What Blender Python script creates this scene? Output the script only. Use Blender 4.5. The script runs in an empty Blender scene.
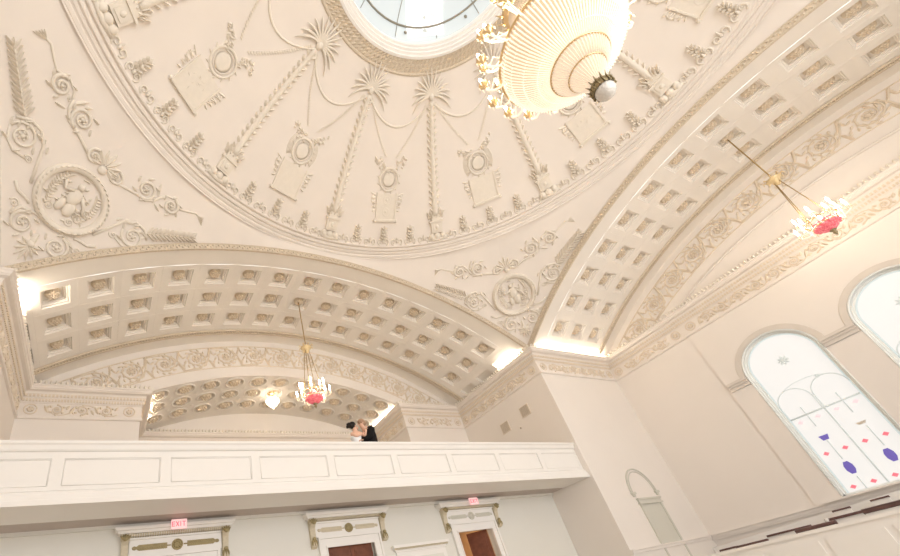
import bpy, math, random
from mathutils import Vector, Matrix
random.seed(7)
PI = math.pi
sin, cos, sqrt, atan2, radians = math.sin, math.cos, math.sqrt, math.atan2, math.radians
col = bpy.context.scene.collection
FL = -1.1            # the floor, with the camera at height 0; everything is lifted by -FL at the end

# ------------------------------------------------------------------ materials
def mat(name, rgb, rough=.8, noise=0., nscale=3., bump=0., bscale=30., metal=0., spec=.3, emit=None, estr=1., trans=0., alpha=1., rgb2=None):
    m = bpy.data.materials.new(name); m.use_nodes = True
    nt = m.node_tree; b = nt.nodes['Principled BSDF']
    lin = lambda c: tuple(((x/255)/12.92 if x/255 <= .04045 else ((x/255+.055)/1.055)**2.4) for x in c)
    c1 = lin(rgb)
    b.inputs['Roughness'].default_value = rough
    b.inputs['Metallic'].default_value = metal
    b.inputs['Specular IOR Level'].default_value = spec
    b.inputs['Transmission Weight'].default_value = trans
    b.inputs['Alpha'].default_value = alpha
    tc = nt.nodes.new('ShaderNodeTexCoord')
    if noise > 0 or rgb2:
        n = nt.nodes.new('ShaderNodeTexNoise'); n.inputs['Scale'].default_value = nscale; n.inputs['Detail'].default_value = 5
        r = nt.nodes.new('ShaderNodeValToRGB')
        c2 = lin(rgb2) if rgb2 else tuple(x*(1-noise) for x in c1)
        r.color_ramp.elements[0].color = (*c2, 1); r.color_ramp.elements[1].color = (*c1, 1)
        r.color_ramp.elements[0].position = .3; r.color_ramp.elements[1].position = .65
        nt.links.new(tc.outputs['Object'], n.inputs['Vector']); nt.links.new(n.outputs['Fac'], r.inputs['Fac'])
        nt.links.new(r.outputs['Color'], b.inputs['Base Color'])
    else:
        b.inputs['Base Color'].default_value = (*c1, 1)
    if bump > 0:
        n2 = nt.nodes.new('ShaderNodeTexNoise'); n2.inputs['Scale'].default_value = bscale; n2.inputs['Detail'].default_value = 4
        bp = nt.nodes.new('ShaderNodeBump'); bp.inputs['Strength'].default_value = bump; bp.inputs['Distance'].default_value = .02
        nt.links.new(tc.outputs['Object'], n2.inputs['Vector']); nt.links.new(n2.outputs['Fac'], bp.inputs['Height'])
        nt.links.new(bp.outputs['Normal'], b.inputs['Normal'])
    if emit:
        b.inputs['Emission Color'].default_value = (*lin(emit), 1); b.inputs['Emission Strength'].default_value = estr
    return m
M = dict(
 plaster=mat('cream_plaster', (238,231,224), .85, .03, 1.2, .04, 60),
 vault=mat('pale_vault_plaster', (239,234,227), .85, .03, 1.2, .04, 60),
 relief=mat('relief_plaster', (236,229,218), .8, .04, 9, .10, 50),
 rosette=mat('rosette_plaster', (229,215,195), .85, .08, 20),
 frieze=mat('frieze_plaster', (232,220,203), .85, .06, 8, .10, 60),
 band=mat('stippled_band_plaster', (226,213,194), .9, .22, 34, .35, 60),
 wall=mat('wall_paint', (237,231,225), .8, .02, .7, .03, 40),
 lower=mat('cool_white_wall_paint', (230,229,223), .8, .02, .8, .03, 40),
 white=mat('white_woodwork_paint', (242,240,237), .5, .015, 2, 0),
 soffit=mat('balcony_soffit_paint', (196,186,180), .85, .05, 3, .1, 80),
 khaki=mat('khaki_gilt_relief', (172,158,118), .6, .2, 20, .2, 60),
 tan=mat('pale_tan_relief', (216,206,184), .7, .1, 20, .15, 60),
 door=mat('brown_door_wood', (128,78,58), .5, .3, 7, .15, 40),
 rail=mat('dark_rail_wood', (112,86,82), .4, .25, 9, .05, 60),
 floor=mat('pale_stone_floor', (212,202,188), .7, .06, 2, .05, 30),
 brass=mat('brass', (226,200,156), .28, 0, 1, 0, 1, 1., .5),
 darkbrass=mat('dark_brass', (160,146,114), .4, .3, 30, .2, 90, .8, .5),
 cord=mat('brass_chain', (176,150,104), .5, 0, 1, 0, 1, .6, .5),
 hub=mat('pale_gilt_glass', (236,214,168), .3, .1, 30, 0, 1, .35, .6),
 crystal2=mat('lit_lower_crystal', (236,218,194), .3, .10, 60, .5, 70, 0, .6, emit=(255,240,220), estr=.22),
 crystal=mat('lit_crystal', (206,184,154), .3, .10, 60, .5, 70, 0, .6, emit=(255,236,212), estr=.13),
 strand=mat('crystal_strand', (252,240,220), .2, .1, 40, 0, 1, 0, .8, emit=(255,240,218), estr=.34),
 lampglass=mat('lit_lamp_glass', (255,246,232), .4, emit=(255,238,212), estr=3.5),
 bulb=mat('lit_bulb', (255,250,240), .4, emit=(255,236,208), estr=55.),
 glassball=mat('cut_glass', (250,248,244), .15, .08, 50, .5, 60, 0, .8, trans=.15),
 redglass=mat('cranberry_glass', (198,78,92), .12, .3, 30, .3, 40, 0, .9, emit=(230,90,104), estr=.25, rgb2=(236,150,156)),
 pane=mat('daylit_window_glass', (150,150,150), .3, emit=(250,248,244), estr=.385),
 pane_border=mat('daylit_frosted_border_glass', (140,146,146), .3, emit=(220,232,231), estr=.36),
 sky=mat('daylit_skylight_glass', (140,144,144), .3, emit=(232,240,240), estr=.36),
 skyrib=mat('skylight_white_panel', (180,180,180), .4, emit=(255,255,252), estr=.58),
 lead=mat('window_lead', (190,196,194), .6, emit=(200,206,204), estr=.22),
 darklead=mat('skylight_glazing_bar', (150,146,134), .6),
 red=mat('red_pane', (200,110,120), .3, emit=(235,110,125), estr=.4),
 pink=mat('pale_pink_pane', (215,170,175), .3, emit=(245,205,208), estr=.42),
 violet=mat('violet_pane', (90,80,140), .3, emit=(110,96,180), estr=.35),
 frame=mat('white_window_frame', (240,244,243), .5),
 sign=mat('exit_sign_face', (226,196,196), .5, emit=(235,190,190), estr=.35),
 signred=mat('exit_letter_glow', (240,70,80), .5, emit=(255,70,85), estr=1.0),
 vent=mat('grey_vent_metal', (222,212,198), .6), ventdark=mat('vent_slot', (184,172,158), .7),
 surround=mat('grey_stone_surround', (222,215,207), .75, .04, 3),  # painted-stone grey, with the shading of the window reveals put into the colour
 skin=mat('skin', (232,190,166), .55), hair=mat('dark_hair', (24,18,18), .5, .3, 40), hair2=mat('light_brown_hair', (184,150,124), .55, .3, 40),
 suit=mat('black_suit_cloth', (14,14,17), .8), dress=mat('white_satin', (240,242,246), .45), shirt=mat('white_shirt', (240,240,240), .6),
 brown=mat('brown_vestibule_wall', (205,170,130), .8, .2, 3), panelgrey=mat('pale_grey_panel', (212,210,200), .7),
)

# ------------------------------------------------------------------ mesh builder
class MB:
    def __init__(s): s.v = []; s.f = []; s.sm = []
    def add(s, vs, fs, smooth=False):
        o = len(s.v); s.v += [tuple(v) for v in vs]; s.f += [tuple(i+o for i in f) for f in fs]; s.sm += [smooth]*len(fs); return s
    def merge(s, m, fn=None):
        return s.add([fn(*v) for v in m.v] if fn else m.v, m.f, False) if not m.sm or not any(m.sm) else s._m(m, fn)
    def _m(s, m, fn):
        o = len(s.v); s.v += [tuple(fn(*v)) if fn else v for v in m.v]; s.f += [tuple(i+o for i in f) for f in m.f]; s.sm += m.sm; return s
    def box(s, x0, y0, z0, x1, y1, z1):
        x0, x1 = sorted((x0, x1)); y0, y1 = sorted((y0, y1)); z0, z1 = sorted((z0, z1))
        v = [(x0,y0,z0),(x1,y0,z0),(x1,y1,z0),(x0,y1,z0),(x0,y0,z1),(x1,y0,z1),(x1,y1,z1),(x0,y1,z1)]
        return s.add(v, [(0,3,2,1),(4,5,6,7),(0,1,5,4),(1,2,6,5),(2,3,7,6),(3,0,4,7)])
    def bevbox(s, x0, y0, z0, x1, y1, z1, b):
        # box with chamfered outline on the z faces
        for (za, zb, i0, i1) in ((z0, z0+b, b, 0), (z0+b, z1-b, 0, 0), (z1-b, z1, 0, b)):
            A = [(x0+i0,y0+i0,za),(x1-i0,y0+i0,za),(x1-i0,y1-i0,za),(x0+i0,y1-i0,za)]
            B = [(x0+i1,y0+i1,zb),(x1-i1,y0+i1,zb),(x1-i1,y1-i1,zb),(x0+i1,y1-i1,zb)]
            s.add(A+B, [(0,1,5,4),(1,2,6,5),(2,3,7,6),(3,0,4,7)] + ([(0,3,2,1)] if za == z0 else []) + ([(4,5,6,7)] if zb == z1 else []))
        return s
    def grid(s, fn, us, vs, smooth=True):
        V = [fn(u, v) for u in us for v in vs]; n = len(vs)
        return s.add(V, [(i*n+j, i*n+j+1, (i+1)*n+j+1, (i+1)*n+j) for i in range(len(us)-1) for j in range(n-1)], smooth)
    def tube(s, pts, r, n=6, closed=False, flat=1.):
        pts = [Vector(p) for p in pts]; N = len(pts); rs = r if isinstance(r, (list, tuple)) else [r]*N
        V = []; prev = None
        for i, p in enumerate(pts):
            a = pts[i-1] if (i > 0 or closed) else p; b = pts[(i+1) % N] if (i < N-1 or closed) else p
            t = (b-a); t = t.normalized() if t.length > 1e-9 else Vector((0,0,1))
            if prev is None:
                u = Vector((0,0,1)).cross(t)
                if u.length < .1: u = Vector((1,0,0)).cross(t)
            else:
                u = prev - t*prev.dot(t)
            u.normalize(); prev = u; w = t.cross(u)
            for k in range(n):
                an = 2*PI*k/n; V.append(p+(u*cos(an)+w*sin(an)*flat)*rs[i])
        F = []
        for i in range(N if closed else N-1):
            j = (i+1) % N
            for k in range(n): F.append((i*n+k, i*n+(k+1) % n, j*n+(k+1) % n, j*n+k))
        if not closed: F += [tuple(range(n-1, -1, -1)), tuple((N-1)*n+k for k in range(n))]
        return s.add(V, F, True)
    def lathe(s, prof, n=32, c=(0,0,0), a0=0, a1=2*PI, smooth=True):
        full = abs(a1-a0-2*PI) < 1e-6; m = n if full else n+1
        V = [(c[0]+r*sin(a0+(a1-a0)*k/n), c[1]+r*cos(a0+(a1-a0)*k/n), c[2]+z) for k in range(m) for r, z in prof]
        P = len(prof); F = []
        for k in range(n):
            q = (k+1) % m
            for j in range(P-1): F.append((k*P+j, q*P+j, q*P+j+1, k*P+j+1))
        return s.add(V, F, smooth)
    def ball(s, c, rx, ry=None, rz=None, n=8, m=5):
        ry = ry or rx; rz = rz or rx
        V = [(c[0], c[1], c[2]+rz)]
        for i in range(1, m):
            ph = PI*i/m
            for k in range(n): V.append((c[0]+rx*sin(ph)*cos(2*PI*k/n), c[1]+ry*sin(ph)*sin(2*PI*k/n), c[2]+rz*cos(ph)))
        V.append((c[0], c[1], c[2]-rz)); L = len(V)-1
        F = [(0, 1+k, 1+(k+1) % n) for k in range(n)]
        for i in range(m-2):
            for k in range(n): F.append((1+i*n+k, 1+(i+1)*n+k, 1+(i+1)*n+(k+1) % n, 1+i*n+(k+1) % n))
        F += [(L, 1+(m-2)*n+(k+1) % n, 1+(m-2)*n+k) for k in range(n)]
        return s.add(V, F, True)
    # ---- low relief: x,y in the surface, z out of it
    def blade(s, x0, y0, x1, y1, w, h=.03, bend=0., z=0.):
        dx, dy = x1-x0, y1-y0; L = math.hypot(dx, dy) or 1e-6; nx, ny = -dy/L, dx/L
        V = []; K = 4
        for i in range(K+1):
            t = i/K; ww = w*(sin(PI*min(1, .12+t*.88))**.8 if t < 1 else 0)+.001; b = bend*sin(PI*t*.5)**2
            cx, cy = x0+dx*t+nx*b, y0+dy*t+ny*b; hh = h*(.5+.9*sin(PI*t*.85))
            V += [(cx-nx*ww, cy-ny*ww, z-.006), (cx, cy, z+hh), (cx+nx*ww, cy+ny*ww, z-.006)]
        F = []
        for i in range(K):
            a = i*3; F += [(a, a+3, a+4, a+1), (a+1, a+4, a+5, a+2)]
        return s.add(V, F, False)
    def stem(s, pts, w, h=None, n=6):
        return s.tube([(x, y, (h or w)*.4) for x, y in pts], w, n)
    def spiral(s, cx, cy, R, a0, turns, w, d=1, rose=True, n=22):
        P = []; W = []
        for i in range(n+1):
            t = i/n; r = R*(1-.72*t); a = a0+d*turns*2*PI*t; P.append((cx+r*cos(a), cy+r*sin(a), w*.6)); W.append(w*(1-.35*t))
        s.tube(P, W, 5)
        if rose:
            s.ball((cx, cy, w*.5), R*.2, R*.2, w*1.6, 6, 4)
            for k in range(5): a = 2*PI*k/5; s.ball((cx+R*.27*cos(a), cy+R*.27*sin(a), w*.3), R*.13, R*.13, w*1.1, 5, 3)
        return s
    def build(s, name, m, parent=None, o=None, local=False):
        if not s.v: s.v = [(0,0,0)]
        if parent is not None:
            off = Vector((0,0,0)) if local else world_of(parent)
        else:
            if o is None:
                xs = [v[0] for v in s.v]; ys = [v[1] for v in s.v]; zs = [v[2] for v in s.v]
                o = ((min(xs)+max(xs))/2, (min(ys)+max(ys))/2, min(zs))
            off = Vector((0,0,0)) if local else Vector(o)
        me = bpy.data.meshes.new(name)
        me.from_pydata([(v[0]-off[0], v[1]-off[1], v[2]-off[2]) for v in s.v], [], s.f)
        me.polygons.foreach_set('use_smooth', s.sm); me.materials.append(M[m] if isinstance(m, str) else m); me.update()
        ob = bpy.data.objects.new(name, me); col.objects.link(ob)
        if parent is not None: ob.parent = parent
        else: ob.location = o if o is not None else (0,0,0)
        return ob
def world_of(o):
    p = Vector(o.location)
    while o.parent: o = o.parent; p += Vector(o.location)
    return p
def tag(o, label=None, cat=None, group=None, kind=None):
    if label: o['label'] = label
    if cat: o['category'] = cat
    if group: o['group'] = group
    if kind: o['kind'] = kind
    return o
def S(o): o['kind'] = 'structure'; return o
def empty(name, loc, rz=0.):
    o = bpy.data.objects.new(name, None); o.empty_display_size = .1; col.objects.link(o); o.location = loc; o.rotation_euler = (0,0,rz); return o
KIDS = {}
def copy_tree(o, parent=None):
    c = o.copy(); col.objects.link(c)
    if parent is not None: c.parent = parent
    for ch in [x for x in bpy.data.objects if x.parent == o]: copy_tree(ch, c)
    return c
ORD = ['first','second','third','fourth','fifth','sixth','seventh','eighth','ninth','tenth','eleventh','twelfth','thirteenth','fourteenth','fifteenth','sixteenth']

# ------------------------------------------------------------------ geometry of the building
A = 8.0; D = 12.57; ZC = -3.05; RV = 13.42; OW = 4.92; RO = 11.86; YB = 15.55; HC = 7.64; HF = 6.81
ZD, RD = .12, 13.26          # dome sphere
def frange(a, b, n): return [a+(b-a)*i/n for i in range(n+1)]
def arcz(u, R=RV): return ZC+sqrt(R*R-u*u)
# local frame of an arm: u across, w away from the centre, z up. arm 0 = ahead (+Y), arm 1 = right (+X)
def arm(k):
    if k == 0: return lambda u, w, z: (u, w, z)
    if k == 1: return lambda u, w, z: (w, -u, z)
    if k == 2: return lambda u, w, z: (-u, -w, z)
    return lambda u, w, z: (-w, u, z)

# floor
S(MB().box(-13, -13, FL-.1, 13, 16, FL).build('floor', 'floor'))
# dome
dm = MB()
prof = [(r, ZD+sqrt(RD*RD-r*r)) for r in frange(7.46, 3.05, 30)]
dm.lathe(prof, 120)
dome = S(dm.build('ceiling', 'plaster', o=(0,0,0)))
# oculus band (stippled) + white steps + drum
z3 = ZD+sqrt(RD*RD-3.03**2)
ob = MB(); ob.lathe([(3.09, z3-.01), (3.07, z3-.04), (3.02, z3-.04), (3.00, z3)], 96); zb = ZD+sqrt(RD*RD-2.64**2)
ob.lathe([(3.00, z3), (2.66, zb-.01)], 96); ob.build('oculus_band', 'band', dome)
bd = MB()
for k in range(150):
    a = 2*PI*k/150
    for j, rr in enumerate((2.73, 2.84, 2.95)):
        aa = a+j*.7/150*2*PI; q = MB().blade(-.05, -.05, .05, .06, .03, .03); q.spiral(0, 0, .05, a*7, 1, .010, 1, False, 6)
        zz = ZD+sqrt(RD*RD-rr*rr)-.01
        bd.merge(q, lambda x, y, h, aa=aa, rr=rr, zz=zz: ((rr-y)*sin(aa)+x*cos(aa), (rr-y)*cos(aa)-x*sin(aa), zz-h+y*.1))
bd.build('oculus_scroll_relief', 'band', dome)
oc = MB(); oc.lathe([(2.69, zb-.01), (2.68, zb-.045), (2.61, zb-.05), (2.60, zb+.0), (2.53, zb+.01), (2.52, zb+.06), (2.46, zb+.07), (2.45, zb+.13), (2.39, zb+.14), (2.38, zb+.30)], 96, smooth=False)
oc.build('oculus_rim', 'white', dome)
# ring moulding at the dome foot
rg = MB()
rg.lathe([(7.44, ZD+sqrt(RD*RD-7.44**2)), (7.54, 11.00), (7.57, 10.955), (7.60, 10.945), (7.63, 10.955), (7.64, 10.99), (7.67, 10.975), (7.69, 10.93), (7.73, 10.905), (7.76, 10.915), (7.765, 10.94), (7.785, 10.93), (7.79, 10.895), (7.84, 10.87), (7.85, 10.885), (7.87, 10.88), (7.89, 10.875), (7.90, 10.83), (7.955, 10.80), (7.96, 10.83), (7.975, 10.83), (7.98, 10.77), (7.995, 10.755)], 144, smooth=False)
rg.build('ring_moulding', 'plaster', dome)
# pendentives
RI_ = 7.95
def zpen(x, y):
    x, y = abs(x), abs(y); r = math.hypot(x, y); mx, mn = max(x, y), min(x, y); ro = r*A/mx; yo = min(mn*A/mx, 7.9999)
    zo = arcz(yo, RV+.17); S_ = lambda q: -1.2+sqrt(max(0, 14.45**2-q*q)); w = (r-RI_)/max(1e-6, ro-RI_)
    return S_(r)+w*(zo-S_(ro)) if ro > RI_ else S_(r)
for k in range(4):
    pd = MB(); n = 64; nr = 14
    for half in (0, 1):
        V = []
        for i in range(n+1):
            ph = (i/n)*PI/4; ro = A/cos(ph)
            for j in range(nr+1):
                r = RI_+(ro-RI_)*j/nr; x, y = r*sin(ph), r*cos(ph); z = zpen(x, y) if ph > .001 or j > 0 else 10.77
                if j == 0: z = min(z, 10.80)
                if half: x, y = y, x
                V.append((x, y, z))
        F = [(i*(nr+1)+j, i*(nr+1)+j+1, (i+1)*(nr+1)+j+1, (i+1)*(nr+1)+j) for i in range(n) for j in range(nr)]
        pd.add(V, F, True)
    o = S(pd.build('ceiling', 'plaster', o=(0,0,0))); o.rotation_euler.z = k*PI/2

# ---- barrel vaults
CA = radians(4.5); CW = 1.05; C0 = 8.575
def vault(k, phase, coffers=True):
    T = arm(k); vb = MB()
    def P(th, w, d=0.): return T((RV+d)*sin(th), w, ZC+(RV+d)*cos(th))
    lim = math.asin(A/RV)
    if not coffers:
        vb.grid(lambda a, w: P(a, w), frange(-lim, lim, 48), [A, D], True)
        vb.grid(lambda a, q: P(a, A, q*.17), frange(-lim, lim, 48), [0, 1], True)
        return S(vb.build('ceiling', 'vault'))
    ed = [phase+CA*(i-7.5) for i in range(16)]
    for a, b in ((A, C0), (C0+3*CW, D)):
        vb.grid(lambda t, w: P(t, w), frange(-lim, lim, 64), [a, b], True)
    for a, b in ((-lim, ed[0]), (ed[15], lim)):
        sg = -1 if a < 0 else 1
        # narrow end panels, recessed
        i0, i1 = a+(b-a)*.25, a+(b-a)*.75
        vb.grid(lambda t, w: P(t, w), [a, i0], [C0, C0+3*CW]); vb.grid(lambda t, w: P(t, w), [i1, b], [C0, C0+3*CW])
        for r in range(3):
            w0, w1 = C0+r*CW, C0+(r+1)*CW; q0, q1 = w0+.16, w1-.16
            vb.grid(lambda t, w: P(t, w), [i0, i1], [w0, q0]); vb.grid(lambda t, w: P(t, w), [i0, i1], [q1, w1])
            o_ = [P(i0, q0), P(i1, q0), P(i1, q1), P(i0, q1)]; n_ = [P(i0, q0, .13), P(i1, q0, .13), P(i1, q1, .13), P(i0, q1, .13)]
            vb.add(o_+n_, [(0,1,5,4),(1,2,6,5),(2,3,7,6),(3,0,4,7),(4,5,6,7)])
    hs = CA/2; hw = CW/2
    rings = [(1., 0), (1., -.004), (.965, -.004), (.965, 0), (.62, 0), (.605, .045), (.54, .05), (.525, .095), (.455, .10), (.445, .17)]
    for i in range(15):
        tc = (ed[i]+ed[i+1])/2
        for r in range(3):
            wc = C0+(r+.5)*CW; V = []
            for fr, d in rings:
                for (a, b) in ((-1,-1),(1,-1),(1,1),(-1,1)): V.append(P(tc+a*hs*fr, wc+b*hw*fr, d))
            F = []
            for q in range(len(rings)-1):
                for e in range(4): F.append((q*4+e, q*4+(e+1) % 4, q*4+4+(e+1) % 4, q*4+4+e))
            L = (len(rings)-1)*4; F.append((L, L+1, L+2, L+3)); vb.add(V, F, False)
    ob = S(vb.build('ceiling', 'vault'))
    # back moulding: a double bead band
    mb = MB()
    for w, rr in ((11.86, .045), (12.0, .05)):
        mb.tube([P(t, w, -.02) for t in frange(-lim+.004, lim-.004, 90)], rr, 6)
    mb.grid(lambda t, w: P(t, w, -.03), frange(-lim+.004, lim-.004, 90), [11.8, 12.06], False)
    for i in range(200):
        t = -lim+.006+(2*lim-.012)*(i+.5)/200; c = P(t, 11.93, -.045); mb.ball(c, .03, .03, .03, 5, 3)
    mb.build('bead_moulding', 'band', ob)
    # front archivolt band, stippled
    fb = MB(); r0, r1 = -.02, .17
    ts = frange(-lim+.003, lim-.003, 100)
    fb.grid(lambda t, q: P(t, A+(0 if q in (0, 3) else -.06), (r0, r0, r1, r1)[q]), ts, [0, 1, 2, 3], False)
    for t_, rr in ((r0, .02), (r1, .02)): fb.tube([P(t, A-.06, t_) for t in ts], rr, 5)
    for i in range(220):
        t = -lim+.004+(2*lim-.008)*(i+.5)/220
        fb.ball(P(t, A-.065, .045+.06*(i % 2)), .035, .035, .035, 5, 3)
    fb.build('archivolt_band', 'band', ob)
    return ob
PH = {0: radians(-.6), 1: radians(-.4)}
v0 = vault(0, PH[0]); v1 = vault(1, PH[1]); vault(2, 0, False); vault(3, 0, False)

# ---- rosettes
def rosette_mesh(R):
    m = MB(); m.lathe([(0, R*.62), (R*.4, R*.58), (R*.75, R*.46), (R*.97, R*.24), (R, 0)], 20)
    for k in range(8):
        a = 2*PI*k/8; m.ball((R*.68*cos(a), R*.68*sin(a), R*.46), R*.22, R*.22, R*.22, 6, 4)
    for k in range(6):
        a = 2*PI*(k+.5)/6; m.ball((R*.33*cos(a), R*.33*sin(a), R*.60), R*.13, R*.13, R*.16, 5, 3)
    m.ball((0,0,R*.66), R*.16, R*.16, R*.16, 6, 4)
    return m
ROWN = ['front row', 'middle row', 'back row']
def frame_at(k, th, w, rad):
    # matrix whose z points from the vault surface into the room
    T = arm(k); p = Vector(T(rad*sin(th), w, ZC+rad*cos(th)))
    nz = -(Vector(T(sin(th), 0, cos(th)))); ax = Vector(T(0, 1, 0)); yx = nz.cross(ax)
    return Matrix(((ax.x, yx.x, nz.x, p.x), (ax.y, yx.y, nz.y, p.y), (ax.z, yx.z, nz.z, p.z), (0,0,0,1)))
proto = None
for k, where, g in ((0, 'over balcony', 'rosettes in the coffers over the balcony'), (1, 'above right windows', 'rosettes in the coffers of the right vault')):
    for r in range(3):
        for i in range(15):
            if k == 1 and i > 11: continue
            th = PH[k]+CA*(i-7)
            if proto is None:
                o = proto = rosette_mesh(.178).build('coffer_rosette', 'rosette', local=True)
            else: o = proto.copy(); col.objects.link(o)
            o.matrix_world = frame_at(k, th, C0+(r+.5)*CW, RV+.168)
            tag(o, 'round plaster rosette, vault %s, %s, %s from left' % (where, ROWN[r], ORD[i] ), 'rosette', g)

# ---- end-wall tympana, side walls, lower walls
def arm_walls(k, opening):
    T = arm(k); nm = ['wall_back', 'wall_right', 'wall_front', 'wall_left'][k]
    wb = MB()
    rec = 0. if opening else .06
    us = frange(OW, 7.9999, 14)
    for sg in (-1, 1):
        wb.grid(lambda u, q: T(sg*u, D, q*arcz(u)+(1-q)*FL), us, [0, 1], False)
    # above the inner arch
    ui = frange(-OW, OW, 60)
    wb.grid(lambda u, q: T(u, D, q*arcz(u)+(1-q)*arcz(u, RO)), ui, [0, 1], False)
    return wb, nm
# ahead end wall
wb, nm = arm_walls(0, True)
# soffit thickness of the opening: side jambs of the alcove
for sg in (-1, 1):
    wb.add([(sg*OW, D, 3.0), (sg*OW, YB, 3.0), (sg*OW, YB, 8.2), (sg*OW, D, 8.2)], [(0,1,2,3)])
wb.grid(lambda u, q: (u, YB, q*arcz(u, RO)+(1-q)*3.0), frange(-OW, OW, 30), [0, 1], False)
S(wb.build('wall_back', 'wall'))
# side walls of each arm
for k in range(4):
    T = arm(k)
    for sg in (-1, 1):
        if k in (2, 3) and False: continue
        m = MB().add([T(sg*A, A, FL), T(sg*A, D, FL), T(sg*A, D, 7.9), T(sg*A, A, 7.9)], [(0,1,2,3)])
        nm = {(0,-1):'wall_back_arm_left', (0,1):'wall_back_arm_right', (1,-1):'wall_right_arm_far', (1,1):'wall_right_arm_near', (2,-1):'wall_front_arm_right', (2,1):'wall_front_arm_left', (3,-1):'wall_left_arm_near', (3,1):'wall_left_arm_far'}[(k, sg)]
        S(m.build(nm, 'wall'))
# left end wall closed
wl, _ = arm_walls(3, False); wl.grid(lambda u, q: arm(3)(u, D, q*arcz(u, RO)+(1-q)*FL), frange(-OW, OW, 30), [0, 1], False)
S(wl.build('wall_left', 'wall'))

# right end wall with three arched windows (centre bay slightly recessed)
XR = D-.035; WC = [3.27, .42, -2.43]; WR = 1.0; SILL = .70; SPR = 4.62; XG = XR+.17
wr, _ = arm_walls(1, False)
TT = arm(1)
for sg in (-1, 1):
    wr.grid(lambda q, z: (D-q*.035, sg*OW, z), [0, 1], [FL, arcz(OW, RO)], False)
wr.grid(lambda u, q: (D-.035*q, u, arcz(u, RO)), frange(-OW, OW, 50), [0, 1], False)
edges = [OW]+sum([[c+WR, c-WR] for c in WC], [])+[-OW]
for i in range(0, len(edges), 2):
    y0, y1 = edges[i], edges[i+1]
    ys = frange(y0, y1, 10); wr.grid(lambda y, q: (XR, y, q*arcz(y, RO)+(1-q)*FL), ys, [0, 1], False)
for c in WC:
    an = frange(0, PI, 28)
    wr.grid(lambda a, q: (XR, c+WR*cos(a), q*arcz(c+WR*cos(a), RO)+(1-q)*(SPR+WR*sin(a))), an, [0, 1], False)
    wr.add([(XR, c-WR, FL), (XR, c+WR, FL), (XR, c+WR, SILL), (XR, c-WR, SILL)], [(0,1,2,3)])
S(wr.build('wall_right', 'wall'))
def arched(c, r, z0, x, n=28):
    return [(x, c+r, z0)]+[(x, c+r*cos(a), SPR+r*sin(a)) for a in frange(0, PI, n)]+[(x, c-r, z0)]
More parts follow.
